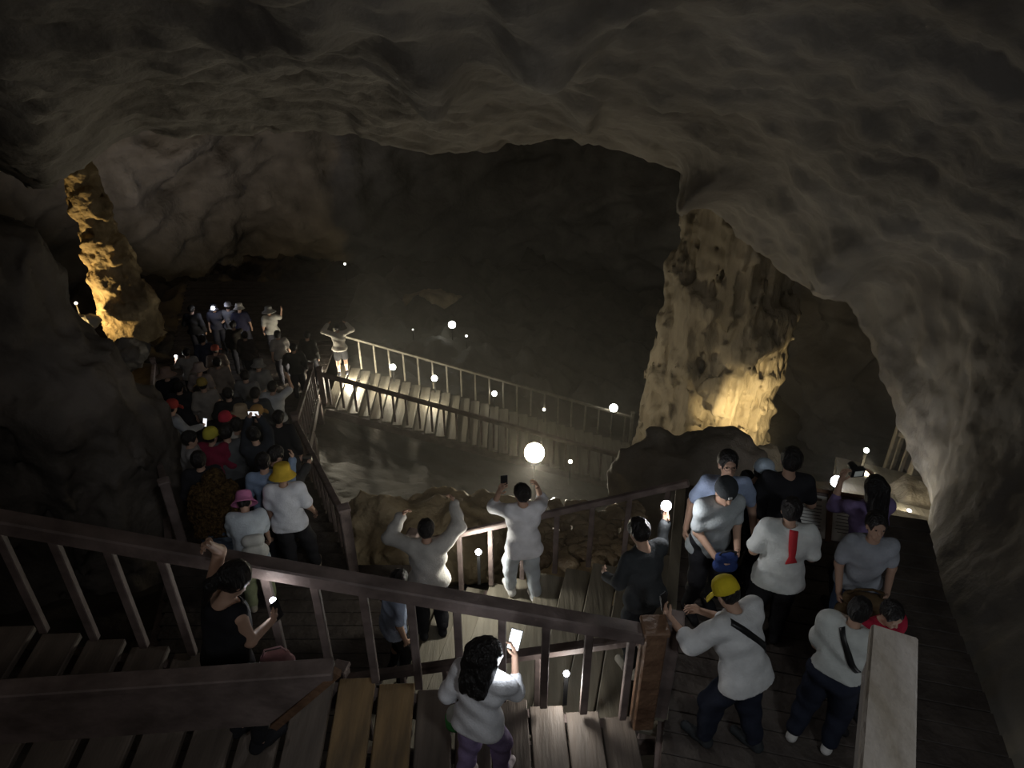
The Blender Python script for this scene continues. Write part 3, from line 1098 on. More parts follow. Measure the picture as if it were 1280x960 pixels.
def ik(a, t, l1, l2, pole):
    a, t, pole = Vector(a), Vector(t), Vector(pole)
    d = t - a
    L = d.length
    if L > (l1 + l2) * 0.995:
        t = a + d * ((l1 + l2) * 0.995 / L)
        d = t - a
        L = d.length
    L = max(L, abs(l1 - l2) + 0.02)
    u = d.normalized()
    c = (l1 * l1 + L * L - l2 * l2) / (2 * L)
    hh = math.sqrt(max(0, l1 * l1 - c * c))
    p = pole - u * pole.dot(u)
    if p.length < 1e-4:
        p = Vector((0, 1, 0))
    p.normalize()
    return a + u * c + p * hh, t


def person(label, loc, az, H=1.66, near=False, lean=4, twist=0, head=(8, 0), hl=None, hr=None, fl=None, fr=None, crouch=0.0,
           shirt=(0.5, 0.5, 0.5), sleeve='short', pants=(0.03, 0.03, 0.04), plen='long', shoes=(0.03, 0.03, 0.03),
           hair='short', hairmat=None, hat=None, hatc=(0.5, 0.4, 0.1), skin=None, hem=0.86, build=1.0, eyes=False, group=None,
           skirt=None, shirt_mat=None, pole=None, fluff=0.0, curl=0.7, loose=0.0, ground=None):
    """one visitor; local +Y is where the body faces, feet at the origin"""
    s = H / 1.7
    h = 0.0075 if near else 0.021
    hc = 0.0095 if near else 0.021
    off = (0.013 if near else 0.026) + loose
    skin = skin or SKIN
    hairmat = hairmat or HAIR
    root = thing('person', label, 'person', (0, 0, 0) if callable(loc) else loc, -math.radians(az), group)
    pel = Vector((0, 0, 0.93 - crouch))
    Rt = Matrix.Rotation(math.radians(twist), 3, 'Z') @ Matrix.Rotation(-math.radians(lean), 3, 'X')
    T = lambda p: pel + Rt @ (Vector(p) - Vector((0, 0, 0.93)))
    b = build
    sh = {-1: T((-0.165 * b, -0.005, 1.385)), 1: T((0.165 * b, -0.005, 1.385))}
    nb = T((0, -0.01, 1.42))
    hd0 = T((0, 0.012, 1.575))
    Rh = Rt @ Matrix.Rotation(math.radians(head[1]), 3, 'Z') @ Matrix.Rotation(-math.radians(head[0]), 3, 'X')
    hd = nb + Rh @ Vector((0, 0.02, 0.155))
    hip = {-1: pel + Vector((-0.09 * b, 0, -0.02)), 1: pel + Vector((0.09 * b, 0, -0.02))}
    foot = {-1: Vector(fl) if fl else Vector((-0.11, 0.0, 0)), 1: Vector(fr) if fr else Vector((0.11, 0.03, 0))}
    ank, knee = {}, {}
    for i in (-1, 1):
        knee[i], ank[i] = ik(hip[i], foot[i] + Vector((0, -0.03, 0.085)), 0.43, 0.42, Vector((0.1 * i, 1, 0)))
    wrist, elb = {}, {}
    for i, tg in ((-1, hl), (1, hr)):
        if tg is None:
            tgv = sh[i] + Rt @ Vector((0.09 * i, 0.05, -0.50))
        else:
            tgv = Vector(tg)
        if not pole and tg is not None and tgv.z > sh[i].z - 0.05:
            po = Vector((0.35 * i, 0.45, -1.0))
        elif pole:
            po = Vector((pole[0] * i, pole[1], pole[2]))
        else:
            po = Vector((0.4 * i, -0.55, -0.75))
        elb[i], wrist[i] = ik(sh[i], tgv, 0.275, 0.25, Rt @ po)
    # ---- primitives
    torso = []
    tc = lambda a, c, ra, rb: torso.append((T(a), T(c), ra * b, rb * b))
    tc((-0.075, 0, 0.93), (0.075, 0, 0.93), 0.105, 0.105)
    tc((-0.05, 0.005, 1.06), (0.05, 0.005, 1.06), 0.095, 0.095)
    tc((-0.07, 0.01, 1.22), (0.07, 0.01, 1.22), 0.105, 0.105)
    tc((-0.105, 0, 1.34), (0.105, 0, 1.34), 0.085, 0.085)
    tc((0, 0.005, 0.95), (0, 0.005, 1.3), 0.11, 0.115)
    arms = {i: [(sh[i], elb[i], 0.052 * b, 0.041 * b)] for i in (-1, 1)}
    fore = {i: [(elb[i], wrist[i], 0.041 * b, 0.027)] for i in (-1, 1)}
    legs = {i: [(hip[i], knee[i], 0.082 * b, 0.058), (knee[i], knee[i] * 0.6 + ank[i] * 0.4 + Vector((0, -0.012, 0)), 0.056, 0.056), (knee[i], ank[i], 0.054, 0.038)] for i in (-1, 1)}

    if callable(loc):
        offv = Matrix.Rotation(-math.radians(az), 3, 'Z') @ (Vector((hd.x, hd.y, 0)) * s)
        loc = loc((hd.z + 0.115) * s + (0.02 if hat else 0), offv)
        root.location = loc
    P = []
    hands = {}
    for i in (-1, 1):
        d = (wrist[i] - elb[i]).normalized()
        n = Vector((-i, 0, 0)) - d * d.dot(Vector((-i, 0, 0)))
        if n.length < 0.3:
            n = Vector((0, 1, 0)) - d * d.y
        n.normalize()
        w = d.cross(n) * i
        hands[i] = wrist[i] + d * 0.10 + n * 0.035
        if near:
            P.append((wrist[i], wrist[i] + d * 0.075 + w * 0.018, 0.022, 0.015, 0.012))
            P.append((wrist[i], wrist[i] + d * 0.075 - w * 0.022, 0.022, 0.014, 0.012))
            for k, (o_, L) in enumerate(((0.034, 0.040), (0.0115, 0.045), (-0.0115, 0.042), (-0.034, 0.032))):
                p0 = wrist[i] + d * 0.082 + w * o_
                c1, c2 = curl * 0.9, curl * 1.8
                p1 = p0 + (d * math.cos(c1) + n * math.sin(c1) + w * (o_ * 2.5)).normalized() * L
                p2 = p1 + (d * math.cos(c2) + n * math.sin(c2)) * L * 0.85
                P.append((p0 - d * 0.02, p1, 0.0098, 0.0088, 0.003))
                P.append((p1, p2, 0.0088, 0.0070, 0.003))
            q0 = wrist[i] + d * 0.025 + w * 0.025
            q1 = q0 + (d * 0.55 + w * 0.75 + n * 0.35).normalized() * 0.045
            q2 = q1 + (d * 0.75 + w * 0.15 + n * 0.6).normalized() * 0.034
            P.append((q0, q1, 0.0135, 0.0115, 0.008))
            P.append((q1, q2, 0.0112, 0.0085, 0.004))
        else:
            P.append((wrist[i], wrist[i] + d * 0.10 + n * 0.02, 0.034, 0.026, 0.02))
            P.append((wrist[i] + d * 0.03, wrist[i] + d * 0.06 + w * 0.05, 0.018, 0.014, 0.01))
    pts = [hd + Vector((0, 0, 0.16)), hd] + [sh[i] for i in sh] + [elb[i] for i in elb] + [p[1] for p in P] + [p[0] for p in P] + [knee[i] for i in knee] + [ank[i] for i in ank] + [foot[i] for i in foot] + [pel]
    lo = np.min(np.array(pts), 0) - 0.2
    hi = np.max(np.array(pts), 0) + 0.2
    lo[2] = min(lo[2], -0.03)

    def G(hh, lo_=None, hi_=None):
        return SDF((lo if lo_ is None else lo_) * s, (hi if hi_ is None else hi_) * s, hh)
    S = lambda p: tuple(c * s for c in p)

    # ---- body
    g = G(h)
    for a, c, ra, rb in torso:
        g.cap(S(a), S(c), ra * s, rb * s, 0.05)
    for i in (-1, 1):
        for a, c, ra, rb in arms[i] + fore[i] + legs[i]:
            g.cap(S(a), S(c), ra * s, rb * s, 0.025)
        fd = Vector((0, 0.16, 0))
        g.cap(S(ank[i]), S(foot[i] + Vector((0, 0.0, 0.045))), 0.036 * s, 0.036 * s, 0.02)
        g.cap(S(foot[i] + Vector((0, -0.02, 0.042))), S(foot[i] + Vector((0, 0.13, 0.035))), 0.034 * s, 0.03 * s, 0.02)
    for a, c, ra, rb, k in P:
        g.cap(S(a), S(c), ra * s, rb * s, k)
    g.cap(S(nb - Vector((0, 0, 0.02))), S(nb * 0.45 + hd * 0.55), 0.052 * s, 0.05 * s, 0.03)
    HP = lambda x, y, z: S(hd + Rh @ Vector((x, y, z)))
    g.ell(HP(0, -0.012, 0.02), (0.074 * s, 0.094 * s, 0.098 * s), Rh, 0.02)
    g.ell(HP(0, 0.022, -0.04), (0.056 * s, 0.064 * s, 0.072 * s), Rh, 0.025)
    g.cap(HP(0, 0.06, -0.088), HP(0, 0.062, -0.09), 0.022 * s, 0.022 * s, 0.02)
    for i in (-1, 1):
        g.ell(HP(0.076 * i, -0.005, -0.008), (0.012 * s, 0.022 * s, 0.032 * s), Rh, 0.008)
    if near:
        g.cap(HP(-0.034, 0.074, 0.026), HP(0.034, 0.074, 0.026), 0.012 * s, 0.012 * s, 0.015)
        for i in (-1, 1):
            g.ell(HP(0.031 * i, 0.094, 0.004), (0.018 * s, 0.014 * s, 0.012 * s), Rh, 0.01, True)
            g.ell(HP(0.031 * i, 0.074, 0.003), (0.0135 * s,) * 3, None, 0.003)
        g.cap(HP(-0.021, 0.084, -0.062), HP(0.021, 0.084, -0.062), 0.007 * s, 0.007 * s, 0.006)
        g.cap(HP(-0.017, 0.082, -0.073), HP(0.017, 0.082, -0.073), 0.007 * s, 0.007 * s, 0.006)
    g.cap(HP(0, 0.082, 0.008), HP(0, 0.099, -0.028), 0.010 * s, 0.0145 * s, 0.01)
    g.build('body', skin, root)

    # ---- shirt
    def folds(gr, amp=0.006, fr=19.0):
        x, y, z = gr.full()
        x, y, z = x / s, y / s, z / s
        sd = sum(map(ord, label)) % 97 * 0.13
        f = np.sin(fr * x + 7 * z + 3 * np.sin(9 * z + sd)) * np.sin(fr * 0.7 * y + 11 * z + sd) + 0.7 * np.sin(31 * z + 13 * x + 4 * np.sin(8 * y + sd))
        gr.f = gr.f + (amp * f).astype(np.float32)
        return gr

    amp = 0.007 if near else 0.006
    g = G(hc)
    for a, c, ra, rb in torso:
        g.cap(S(a), S(c), (ra + off) * s, (rb + off) * s, 0.05)
    if hem < 0.95:
        hp = T((0, 0, hem + 0.02))
        g.cap(S(T((-0.085, 0, hem + 0.02))), S(T((0.085, 0, hem + 0.02))), (0.108 * b + off * 1.3) * s, (0.108 * b + off * 1.3) * s, 0.05)
        g.cap(S(T((0, 0, hem))), S(T((0, 0, 1.2))), (0.125 * b + off) * s, (0.118 * b + off) * s, 0.05)
    frac = {'none': 0.0, 'short': 0.75, 'long': 1.0, 'half': 1.0}[sleeve]
    for i in (-1, 1):
        if frac:
            e = sh[i].lerp(elb[i], frac)
            g.cap(S(sh[i]), S(e), (0.058 * b + off) * s, (0.05 * b + off * 1.1) * s, 0.03)
        if sleeve in ('long', 'half'):
            w_ = elb[i].lerp(wrist[i], 0.96 if sleeve == 'long' else 0.35)
            g.cap(S(elb[i]), S(w_), (0.046 * b + off) * s, (0.036 + off * 0.8) * s, 0.02)
    if sleeve == 'none':
        g.cap(S(sh[-1] * 0.8 + nb * 0.2), S(sh[1] * 0.8 + nb * 0.2), (0.05 + off) * s, (0.05 + off) * s, 0.03)
    folds(g, amp)
    if fluff:
        I = np.argwhere(np.abs(g.f) < fluff * 3 + 3 * hc)
        g.f[tuple(I.T)] -= fbm((g.lo + I * hc) * 14, 3) * fluff
    dn = Rt @ Vector((0, 0, -1))
    c0 = T((0, 0, hem)) * s
    g.plane(dn, dn.dot(c0))
    un = Rh @ Vector((0, 0.35, 1)).normalized()
    # neck opening
    g.cap  # (kept closed at the collar by the torso's own rounding)
    g.ell(S(nb + Rt @ Vector((0, 0.012, 0.055))), (0.068 * s, 0.075 * s, 0.06 * s) if sleeve != 'none' else (0.115 * s, 0.125 * s, 0.12 * s), Rt, 0.01, True)
    nm = {'none': 'vest'}.get(sleeve, 'shirt')
    top_ob = g.build(nm, shirt_mat or cloth(shirt), root)

    # ---- trousers / skirt
    g = G(hc)
    for a, c, ra, rb in torso[:2]:
        g.cap(S(a), S(c), (ra + off * 0.75) * s, (rb + off * 0.75) * s, 0.05)
    for i in (-1, 1):
        if plen == 'shorts':
            g.cap(S(hip[i]), S(hip[i].lerp(knee[i], 0.85)), (0.09 * b + off) * s, (0.075 + off) * s, 0.03)
        else:
            g.cap(S(hip[i]), S(knee[i]), (0.09 * b + off * 0.75) * s, (0.072 + off) * s, 0.03)
            g.cap(S(knee[i]), S(knee[i].lerp(ank[i], 0.88)), (0.070 + off) * s, (0.044 + off * 0.8) * s, 0.02)
    if skirt:
        g.cap(S(pel), S((knee[1] + knee[-1]) / 2 + Vector((0, 0, 0.05))), (0.15) * s, 0.23 * s, 0.05)
    folds(g, amp * 0.8, 15)
    upn = Rt @ Vector((0, 0, 1))
    c1 = T((0, 0, 1.04)) * s
    g.plane(upn, upn.dot(c1))
    if skirt:
        g.plane((0, 0, -1), -(knee[1].z) * s)
    g.build('shorts' if plen == 'shorts' else ('skirt' if skirt else 'trousers'), cloth(pants), root)

    # ---- shoes
    for i in (-1, 1):
        f0 = foot[i]
        g = SDF(np.array(S(f0)) - np.array((0.09, 0.14, 0.03)), np.array(S(f0)) + np.array((0.09, 0.24, 0.17)), min(hc, 0.014))
        g.cap(S(f0 + Vector((0, -0.06, 0.046))), S(f0 + Vector((0, 0.05, 0.05))), 0.046 * s, 0.048 * s, 0.02)
        g.cap(S(f0 + Vector((0, 0.04, 0.042))), S(f0 + Vector((0, 0.16, 0.032))), 0.048 * s, 0.040 * s, 0.02)
        g.cap(S(f0 + Vector((0, -0.06, 0.05))), S(f0 + Vector((0, -0.045, 0.09))), 0.046 * s, 0.048 * s, 0.02)
        g.plane((0, 0, -1), -f0.z * s - 0.004)
        g.build('shoe', cloth(shoes), root)

    # ---- hair
    if hair:
        e = 0.016 if near else 0.022
        lo_ = np.array(hd) - 0.45
        hi_ = np.array(hd) + 0.32
        g = G(h if near else 0.016, lo_, hi_)
        big_ = 0.035 if hair == 'big' else 0.0
        if hat:
            e = 0.010
        g.ell(HP(0, -0.018, 0.026), ((0.078 + e + big_) * s, (0.094 + e + big_) * s, (0.098 + e + big_ * 0.6) * s), Rh, 0.02)
        if hair in ('long', 'big'):
            L = 0.30 if hair == 'long' else 0.20
            for x in (-0.05, 0, 0.05):
                a_ = hd + Rh @ Vector((x * 1.1, -0.07, 0.0))
                c_ = T((x * 1.25, -0.125, 1.56 - L))
                g.cap(S(a_), S(c_), (0.055 + big_) * s, (0.032 + big_) * s, 0.04)
            for i in (-1, 1):
                g.cap(HP(0.075 * i, -0.02, 0.03), HP(0.08 * i, -0.035, -0.10), (0.03 + big_ * 0.6) * s, (0.025 + big_ * 0.6) * s, 0.03)
        if hair == 'tail':
            g.cap(HP(0, -0.10, 0.03), HP(0, -0.15, -0.05), 0.035 * s, 0.045 * s, 0.02)
            g.cap(HP(0, -0.15, -0.05), HP(0, -0.14, -0.2), 0.045 * s, 0.015 * s, 0.02)
        if hat:
            hz = Rh @ Vector((0, 0, 1))
            g.plane(hz, hz.dot((hd + hz * 0.028) * s))
        # face opening
        fc = HP(0, 0.115, -0.035)
        g.ell(fc, (0.078 * s, 0.085 * s, 0.108 * s), Rh, 0.012, True)
        if hair == 'short':
            dn2 = Rh @ Vector((0, 0.30, -1)).normalized()
            cc = (hd + Rh @ Vector((0, -0.09, -0.085))) * s
            g.plane(dn2, dn2.dot(cc))
            for i in (-1, 1):
                g.ell(HP(0.085 * i, 0.015, -0.04), (0.03 * s, 0.05 * s, 0.055 * s), Rh, 0.01, True)
        x, y, z = g.full()
        g.f = g.f + (0.003 * np.sin(90 * x / s + 25 * z / s) * np.sin(70 * y / s)).astype(np.float32)
        if hair == 'big':
            I = np.argwhere(np.abs(g.f) < 0.06)
            g.f[tuple(I.T)] -= fbm((g.lo + I * g.h) * 13, 3) * 0.022
        g.build('hair', hairmat, root)
    if eyes:
        for i in (-1, 1):
            bm = bmesh.new()
            bmesh.ops.create_uvsphere(bm, u_segments=10, v_segments=8, radius=0.0085 * s)
            bm.verts.index_update()
            c = Vector(HP(0.031 * i, 0.0805, 0.003))
            MB().add([v.co + c for v in bm.verts], [[v.index for v in f.verts] for f in bm.faces]).build('eye', EYE, root, True)
            bm.free()
    # ---- hat
    M4 = Matrix.Translation(Vector(HP(0, -0.012, 0.02))) @ Rh.to_4x4()
    if hat:
        mb = MB()
        nn = 24 if near else 16
        q = s * (1.0 if near else 1.08)
        if hat in ('bucket', 'sun'):
            br = 0.165 if hat == 'bucket' else 0.205
            prof = [(0.100, 0.005), (br - 0.01, -0.035), (br, -0.042), (br + 0.002, -0.036), (br - 0.008, -0.026), (0.112, 0.022), (0.106, 0.05), (0.100, 0.10), (0.09, 0.122), (0.06, 0.130), (0.012, 0.132)]
            mb.lathe([(r * q, z * q) for r, z in prof], nn, M4, 0.97, 1.08)
            mb.build('hat', cloth(hatc), root, True)
        else:
            prof = [(0.097, -0.005), (0.104, 0.0), (0.104, 0.03), (0.098, 0.07), (0.08, 0.103), (0.05, 0.122), (0.01, 0.128)]
            mb.lathe([(r * q, z * q) for r, z in prof], nn, M4, 0.92, 1.06)
            hob = mb.build('cap', cloth(hatc), root, True)
            # visor: curved plate
            sgn = -1 if hat == 'cap_back' else 1
            vis = []
            for j in range(9):
                a = math.radians(30 + 120 * j / 8)
                for rr, dz in ((0.098, 0.012), (0.175, -0.012 - 0.012 * abs(math.cos(a))), (0.175, -0.02 - 0.012 * abs(math.cos(a))), (0.098, 0.002)):
                    vis.append(M4 @ (Vector((rr * math.cos(a) * 0.92, sgn * rr * math.sin(a) * 1.06, dz)) * q))
            fs = []
            for j in range(8):
                for k in range(4):
                    a_, b_ = j * 4 + k, j * 4 + (k + 1) % 4
                    fs.append((a_, b_, b_ + 4, a_ + 4))
            fs += [(0, 1, 2, 3), (35, 34, 33, 32)]
            if hat != 'skullcap':
                MB().add(vis, fs).build('visor', cloth(hatc), hob, True)
    Mw = Matrix.Translation(Vector(loc)) @ Matrix.Rotation(-math.radians(az), 4, 'Z')
    return dict(root=root, top=top_ob, lab=label, Tn=T, W=lambda p: Mw @ (Vector(p) * s), hand={i: Mw @ (hands[i] * s) for i in hands}, head=Mw @ (hd * s), T=lambda p: T(p) * s,
                nb=nb * s, sh={i: sh[i] * s for i in sh}, s=s, Rt=Rt, Rh=Rh, HP=HP, M4=M4)


def stand_at(px, py, z, eff=None):
    """places a person so that the top of the head stands at a pixel over a level floor"""
    def f(e, off):
        p = on_z(px, py, z + e)
        return Vector((p.x - off.x, p.y - off.y, z))
    return f


def phone(label, loc, yaw=0, pitch=0, screen=True, flash=None, size=(0.075, 0.15, 0.009), power=1.0):
    t = thing('phone', label, 'phone', loc, math.radians(yaw))
    R = Matrix.Rotation(math.radians(pitch), 3, 'X')
    MB().box((0, 0, 0), (size[0], size[2], size[1]), R, 0.003).build('case', BLACK, t)
    MB().box(R @ Vector((0, -size[2] * 0.6, 0)), (size[0] * 0.92, 0.002, size[1] * 0.92), R).build('screen', SCREEN if screen else BLACK, t)
    if flash:
        bm = bmesh.new()
        bmesh.ops.create_uvsphere(bm, u_segments=10, v_segments=8, radius=flash)
        bm.verts.index_update()
        c = R @ Vector((0.02, size[2] * 0.6 + flash, size[1] * 0.42))
        MB().add([v.co + c for v in bm.verts], [[v.index for v in f.verts] for f in bm.faces]).build('flash', BULB_COOL, t, True)
        bm.free()
        if power:
            point_light('flash_light', R @ Vector((0.02, size[2] + 2.5 * flash, size[1] * 0.42)), power, (1, 0.98, 0.95), 0.02, t)
    return t


def on_back(info, x, z, off=0.004):
    """point on the back of the shirt at torso coordinates x, z (in units of a 1.7 m figure)"""
    if 'bvh' not in info:
        me = info['top'].data
        info['bvh'] = BVHTree.FromPolygons([v.co for v in me.vertices], [p.vertices for p in me.polygons])
    s, Rt = info['s'], info['Rt']
    o = info['Tn']((x, -0.6, z)) * s
    hit = info['bvh'].ray_cast(o, Rt @ Vector((0, 1, 0)))
    if hit[0] is None:
        return None
    n = Rt @ Vector((0, -1, 0))
    return hit[0] + n * off


def back_strip(info, path, widths, material, name, thick=0.012, n=26):
    """flat strip lying on the back of the shirt"""
    P = []
    seg = len(path) - 1
    for k in range(n + 1):
        f = k / n * seg
        i = min(int(f), seg - 1)
        t = f - i
        x = path[i][0] * (1 - t) + path[i + 1][0] * t
        z = path[i][1] * (1 - t) + path[i + 1][1] * t
        w = widths[i] * (1 - t) + widths[i + 1] * t
        P.append((x, z, w))
    v, fs = [], []
    up = info['Rt'] @ Vector((0, -1, 0))
    for k, (x, z, w) in enumerate(P):
        a_, b_ = P[max(k - 1, 0)], P[min(k + 1, n)]
        d = Vector((b_[0] - a_[0], b_[1] - a_[1])).normalized()
        q = Vector((-d.y, d.x)) * w
        l, r = on_back(info, x + q.x, z + q.y), on_back(info, x - q.x, z - q.y)
        if l is None or r is None:
            continue
        v += [l - up * 0.01, r - up * 0.01, r + up * thick, l + up * thick]
    m = len(v) // 4
    for k in range(m - 1):
        for j in range(4):
            c, e = k * 4 + j, k * 4 + (j + 1) % 4
            fs.append((c, e, e + 4, c + 4))
    fs += [(3, 2, 1, 0), tuple(4 * m - 4 + j for j in range(4))]
    return MB().add(v, fs).build(name, material, info['root'], True)


WHITE = (0.74, 0.75, 0.76)
BLK = (0.022, 0.022, 0.026)
NAVY = (0.025, 0.03, 0.05)

# ------- visitors on the landing at right
p = person('man in light blue shirt and glasses leaning behind the dark capped man', stand_at(913, 568, 0, 1.62), 187, 1.72, True, 14, 0, (-30, 4), hl=(-0.30, 0.22, 0.92), hr=(0.30, 0.20, 0.9),
           shirt=(0.34, 0.42, 0.60), pants=BLK, eyes=True, skin=SKIN_D)
# glasses
gl = MB()
for i in (-1, 1):
    ring = [p['HP'](0.031 * i + 0.024 * math.cos(a), 0.104, 0.002 + 0.019 * math.sin(a)) for a in np.linspace(0, 2 * PI, 13)]
    gl.tube(ring, 0.0018, 5)
    gl.tube([p['HP'](0.055 * i, 0.104, 0.004), p['HP'](0.082 * i, 0.0, 0.004)], 0.0018, 5)
gl.tube([p['HP'](-0.008, 0.106, 0.006), p['HP'](0.008, 0.106, 0.006)], 0.0018, 5)
gl.build('glasses', BLACK, p['root'])

p = person('man in dark cap and grey shirt looking down at a bag', stand_at(910, 600, 0, 1.60), 168, 1.68, True, 8, 0, (8, 0), hl=(-0.12, 0.28, 1.02), hr=(0.1, 0.30, 1.0),
           shirt=(0.40, 0.44, 0.46), pants=BLK, hat='skullcap', hatc=(0.045, 0.05, 0.055), sleeve='short', eyes=True, hem=0.8)
mm = MB().box((0, 0, 0), (0.03, 0.006, 0.02))
c = p['M4'] @ Vector((0.015, 0.112, 0.035))
MB().box(c, (0.032, 0.012, 0.02), p['Rh'].copy()).build('patch', cloth((0.7, 0.7, 0.7)), p['root'])
bg = thing('bag', 'dark blue bag held by the man in the dark cap', 'bag', p['W'](Vector((0.02, 0.36, 0.98)) / 1.0))
bb = SDF((-0.2, -0.14, -0.2), (0.2, 0.14, 0.2), 0.014)
bb.cap((-0.05, 0, -0.05), (0.05, 0, -0.05), 0.06, 0.06, 0.03).cap((-0.05, 0, 0.04), (0.05, 0, 0.04), 0.05, 0.05, 0.03)
bb.build('bag_body', cloth((0.025, 0.045, 0.15)), bg)
MB().tube([(-0.07, 0, 0.06), (-0.06, -0.04, 0.14), (0.0, -0.06, 0.18), (0.06, -0.04, 0.14), (0.07, 0, 0.06)], 0.009, 6).build('handle', BLACK, bg, True)

person('man in black shirt seen from behind, standing at the information board', stand_at(992, 562, 0, 1.70), 8, 1.74, True, 3, 0, (4, 0), hl=(-0.26, 0.14, 0.9), hr=(0.24, 0.25, 1.0), shirt=BLK, pants=BLK, skin=SKIN_D)
person('person in pale blue cap half hidden behind the black shirt man', stand_at(957, 576, 0, 1.54), 75, 1.50, True, 4, 0, (10, 0), shirt=BLK, pants=BLK, hat='cap', hatc=(0.45, 0.55, 0.66))
p = person('person in white shirt with a red ribbon hanging down the back', stand_at(992, 626, 0, 1.56), 12, 1.60, True, 6, 0, (14, 0), hl=(-0.22, 0.22, 0.98), hr=(0.2, 0.26, 1.02), shirt=(0.70, 0.73, 0.72), pants=BLK, sleeve='short', hem=0.80, build=1.08, loose=0.02)
back_strip(p, [(0.03, 1.45), (0.03, 1.38), (0.035, 1.30), (0.04, 1.23), (0.045, 1.19), (0.05, 1.15)], [0.036, 0.036, 0.034, 0.026, 0.04, 0.052], RIBBON, 'ribbon')

p = person('woman in purple shirt with black hair raising a camera, beside the board', stand_at(1097, 597, 0, 1.58), 352, 1.60, True, 6, 0, (6, 0), hl=(-0.18, 0.34, 1.46), hr=(0.16, 0.34, 1.44), shirt=(0.20, 0.15, 0.30), pants=BLK, sleeve='half', hair='long')
cl = (p['hand'][-1] + p['hand'][1]) / 2
ct = thing('camera', 'black camera with a lens held up by the woman in purple', 'camera', cl, math.radians(8))
MB().box((0, 0, 0), (0.13, 0.06, 0.09), None, 0.008).build('camera_body', BLACK, ct)
MB().lathe([(0.035, 0.03), (0.038, 0.05), (0.038, 0.11), (0.03, 0.115)], 16, Matrix.Rotation(-PI / 2, 4, 'X')).build('lens', BLACK, ct, True)
MB().box((0, -0.031, 0), (0.08, 0.003, 0.055)).build('screen', mat('dim_screen', (0.3, 0.3, 0.3), 0.3, 0.5, emit=(0.6, 0.65, 0.6), estr=0.12), ct)

p = person('woman in grey tee facing the camera with a brown bag at her waist', stand_at(1100, 645, 0, 1.54), 192, 1.60, True, 6, 0, (-16, 6), hl=(-0.18, 0.24, 1.0), hr=(0.2, 0.22, 0.92), shirt=(0.30, 0.32, 0.36), pants=(0.06, 0.09, 0.16), eyes=True, hair='short', skin=SKIN_D)
bg = thing('bag', 'brown leather bag held by the woman in grey tee', 'bag', p['W'](Vector((0.02, 0.32, 0.90))), -math.radians(12))
bb = SDF((-0.25, -0.14, -0.24), (0.25, 0.14, 0.24), 0.015)
bb.cap((-0.11, 0, -0.1), (0.11, 0, -0.1), 0.085, 0.085, 0.04).cap((-0.10, 0, 0.06), (0.10, 0, 0.06), 0.065, 0.065, 0.04)
bb.build('bag_body', cloth((0.09, 0.06, 0.03)), bg)
MB().tube([(-0.13, 0, 0.1), (-0.1, -0.08, 0.24), (0.0, -0.12, 0.3), (0.1, -0.08, 0.24), (0.13, 0, 0.1)], 0.011, 6).build('handle', cloth((0.07, 0.045, 0.02)), bg, True)
person('person in red top almost hidden behind the pale timber rail', stand_at(1119, 757, 0, 1.36), 170, 1.45, True, 6, 0, (10, 0), shirt=(0.40, 0.02, 0.05), pants=BLK, hair='short')

p = person('man in yellow cap and white shirt leaning over the landing edge with a phone', stand_at(912, 726, 0, 1.50), 318, 1.68, True, 22, -8, (18, 0), hl=(-0.22, 0.56, 1.18), hr=(0.12, 0.50, 1.06), shirt=WHITE, pants=NAVY,
           sleeve='half', hat='cap', hatc=(0.66, 0.52, 0.03), shoes=(0.05, 0.05, 0.06), fl=(-0.14, 0.16, 0), fr=(0.13, -0.14, 0), loose=0.02, hem=0.82)
back_strip(p, [(-0.13, 1.44), (-0.02, 1.30), (0.09, 1.16), (0.16, 1.06)], [0.024] * 4, BLACK, 'bag_strap', 0.010)
phone('dark phone held out by the man in the yellow cap', p['hand'][-1] + Vector((-0.02, 0.04, 0.03)), 40, -15, screen=False)

p = person('person in white shirt and black trousers with a cross strap, before the pale rail', stand_at(1078, 752, 0, 1.44), 40, 1.52, True, 14, 0, (10, 0), hl=(-0.1, 0.26, 1.0), hr=(0.2, 0.28, 0.98), shirt=(0.66, 0.69, 0.67), pants=NAVY,
           sleeve='short', shoes=(0.75, 0.74, 0.72), fl=(-0.15, -0.06, 0), fr=(0.14, 0.02, 0), loose=0.025, hem=0.98, build=1.05)
back_strip(p, [(-0.06, 1.44), (0.03, 1.32), (0.11, 1.20), (0.17, 1.12)], [0.022] * 4, BLACK, 'bag_strap', 0.010)

# ------- visitors on the lower flight


def on_flight2(px, py, eff=None):
    def f(e, off):
        best = None
        for k in range(0, N2 + 1):
            q = on_z(px, py, -RISE2 * k + e) - off
            kk = min(N2, max(0, math.floor((q - PE).xy.dot(GDIR.xy) / RUN2) + 1))
            if best is None or abs(kk - k) < best[0]:
                best = (abs(kk - k), Vector((q.x, q.y, -RISE2 * k)))
        return best[1]
    return f


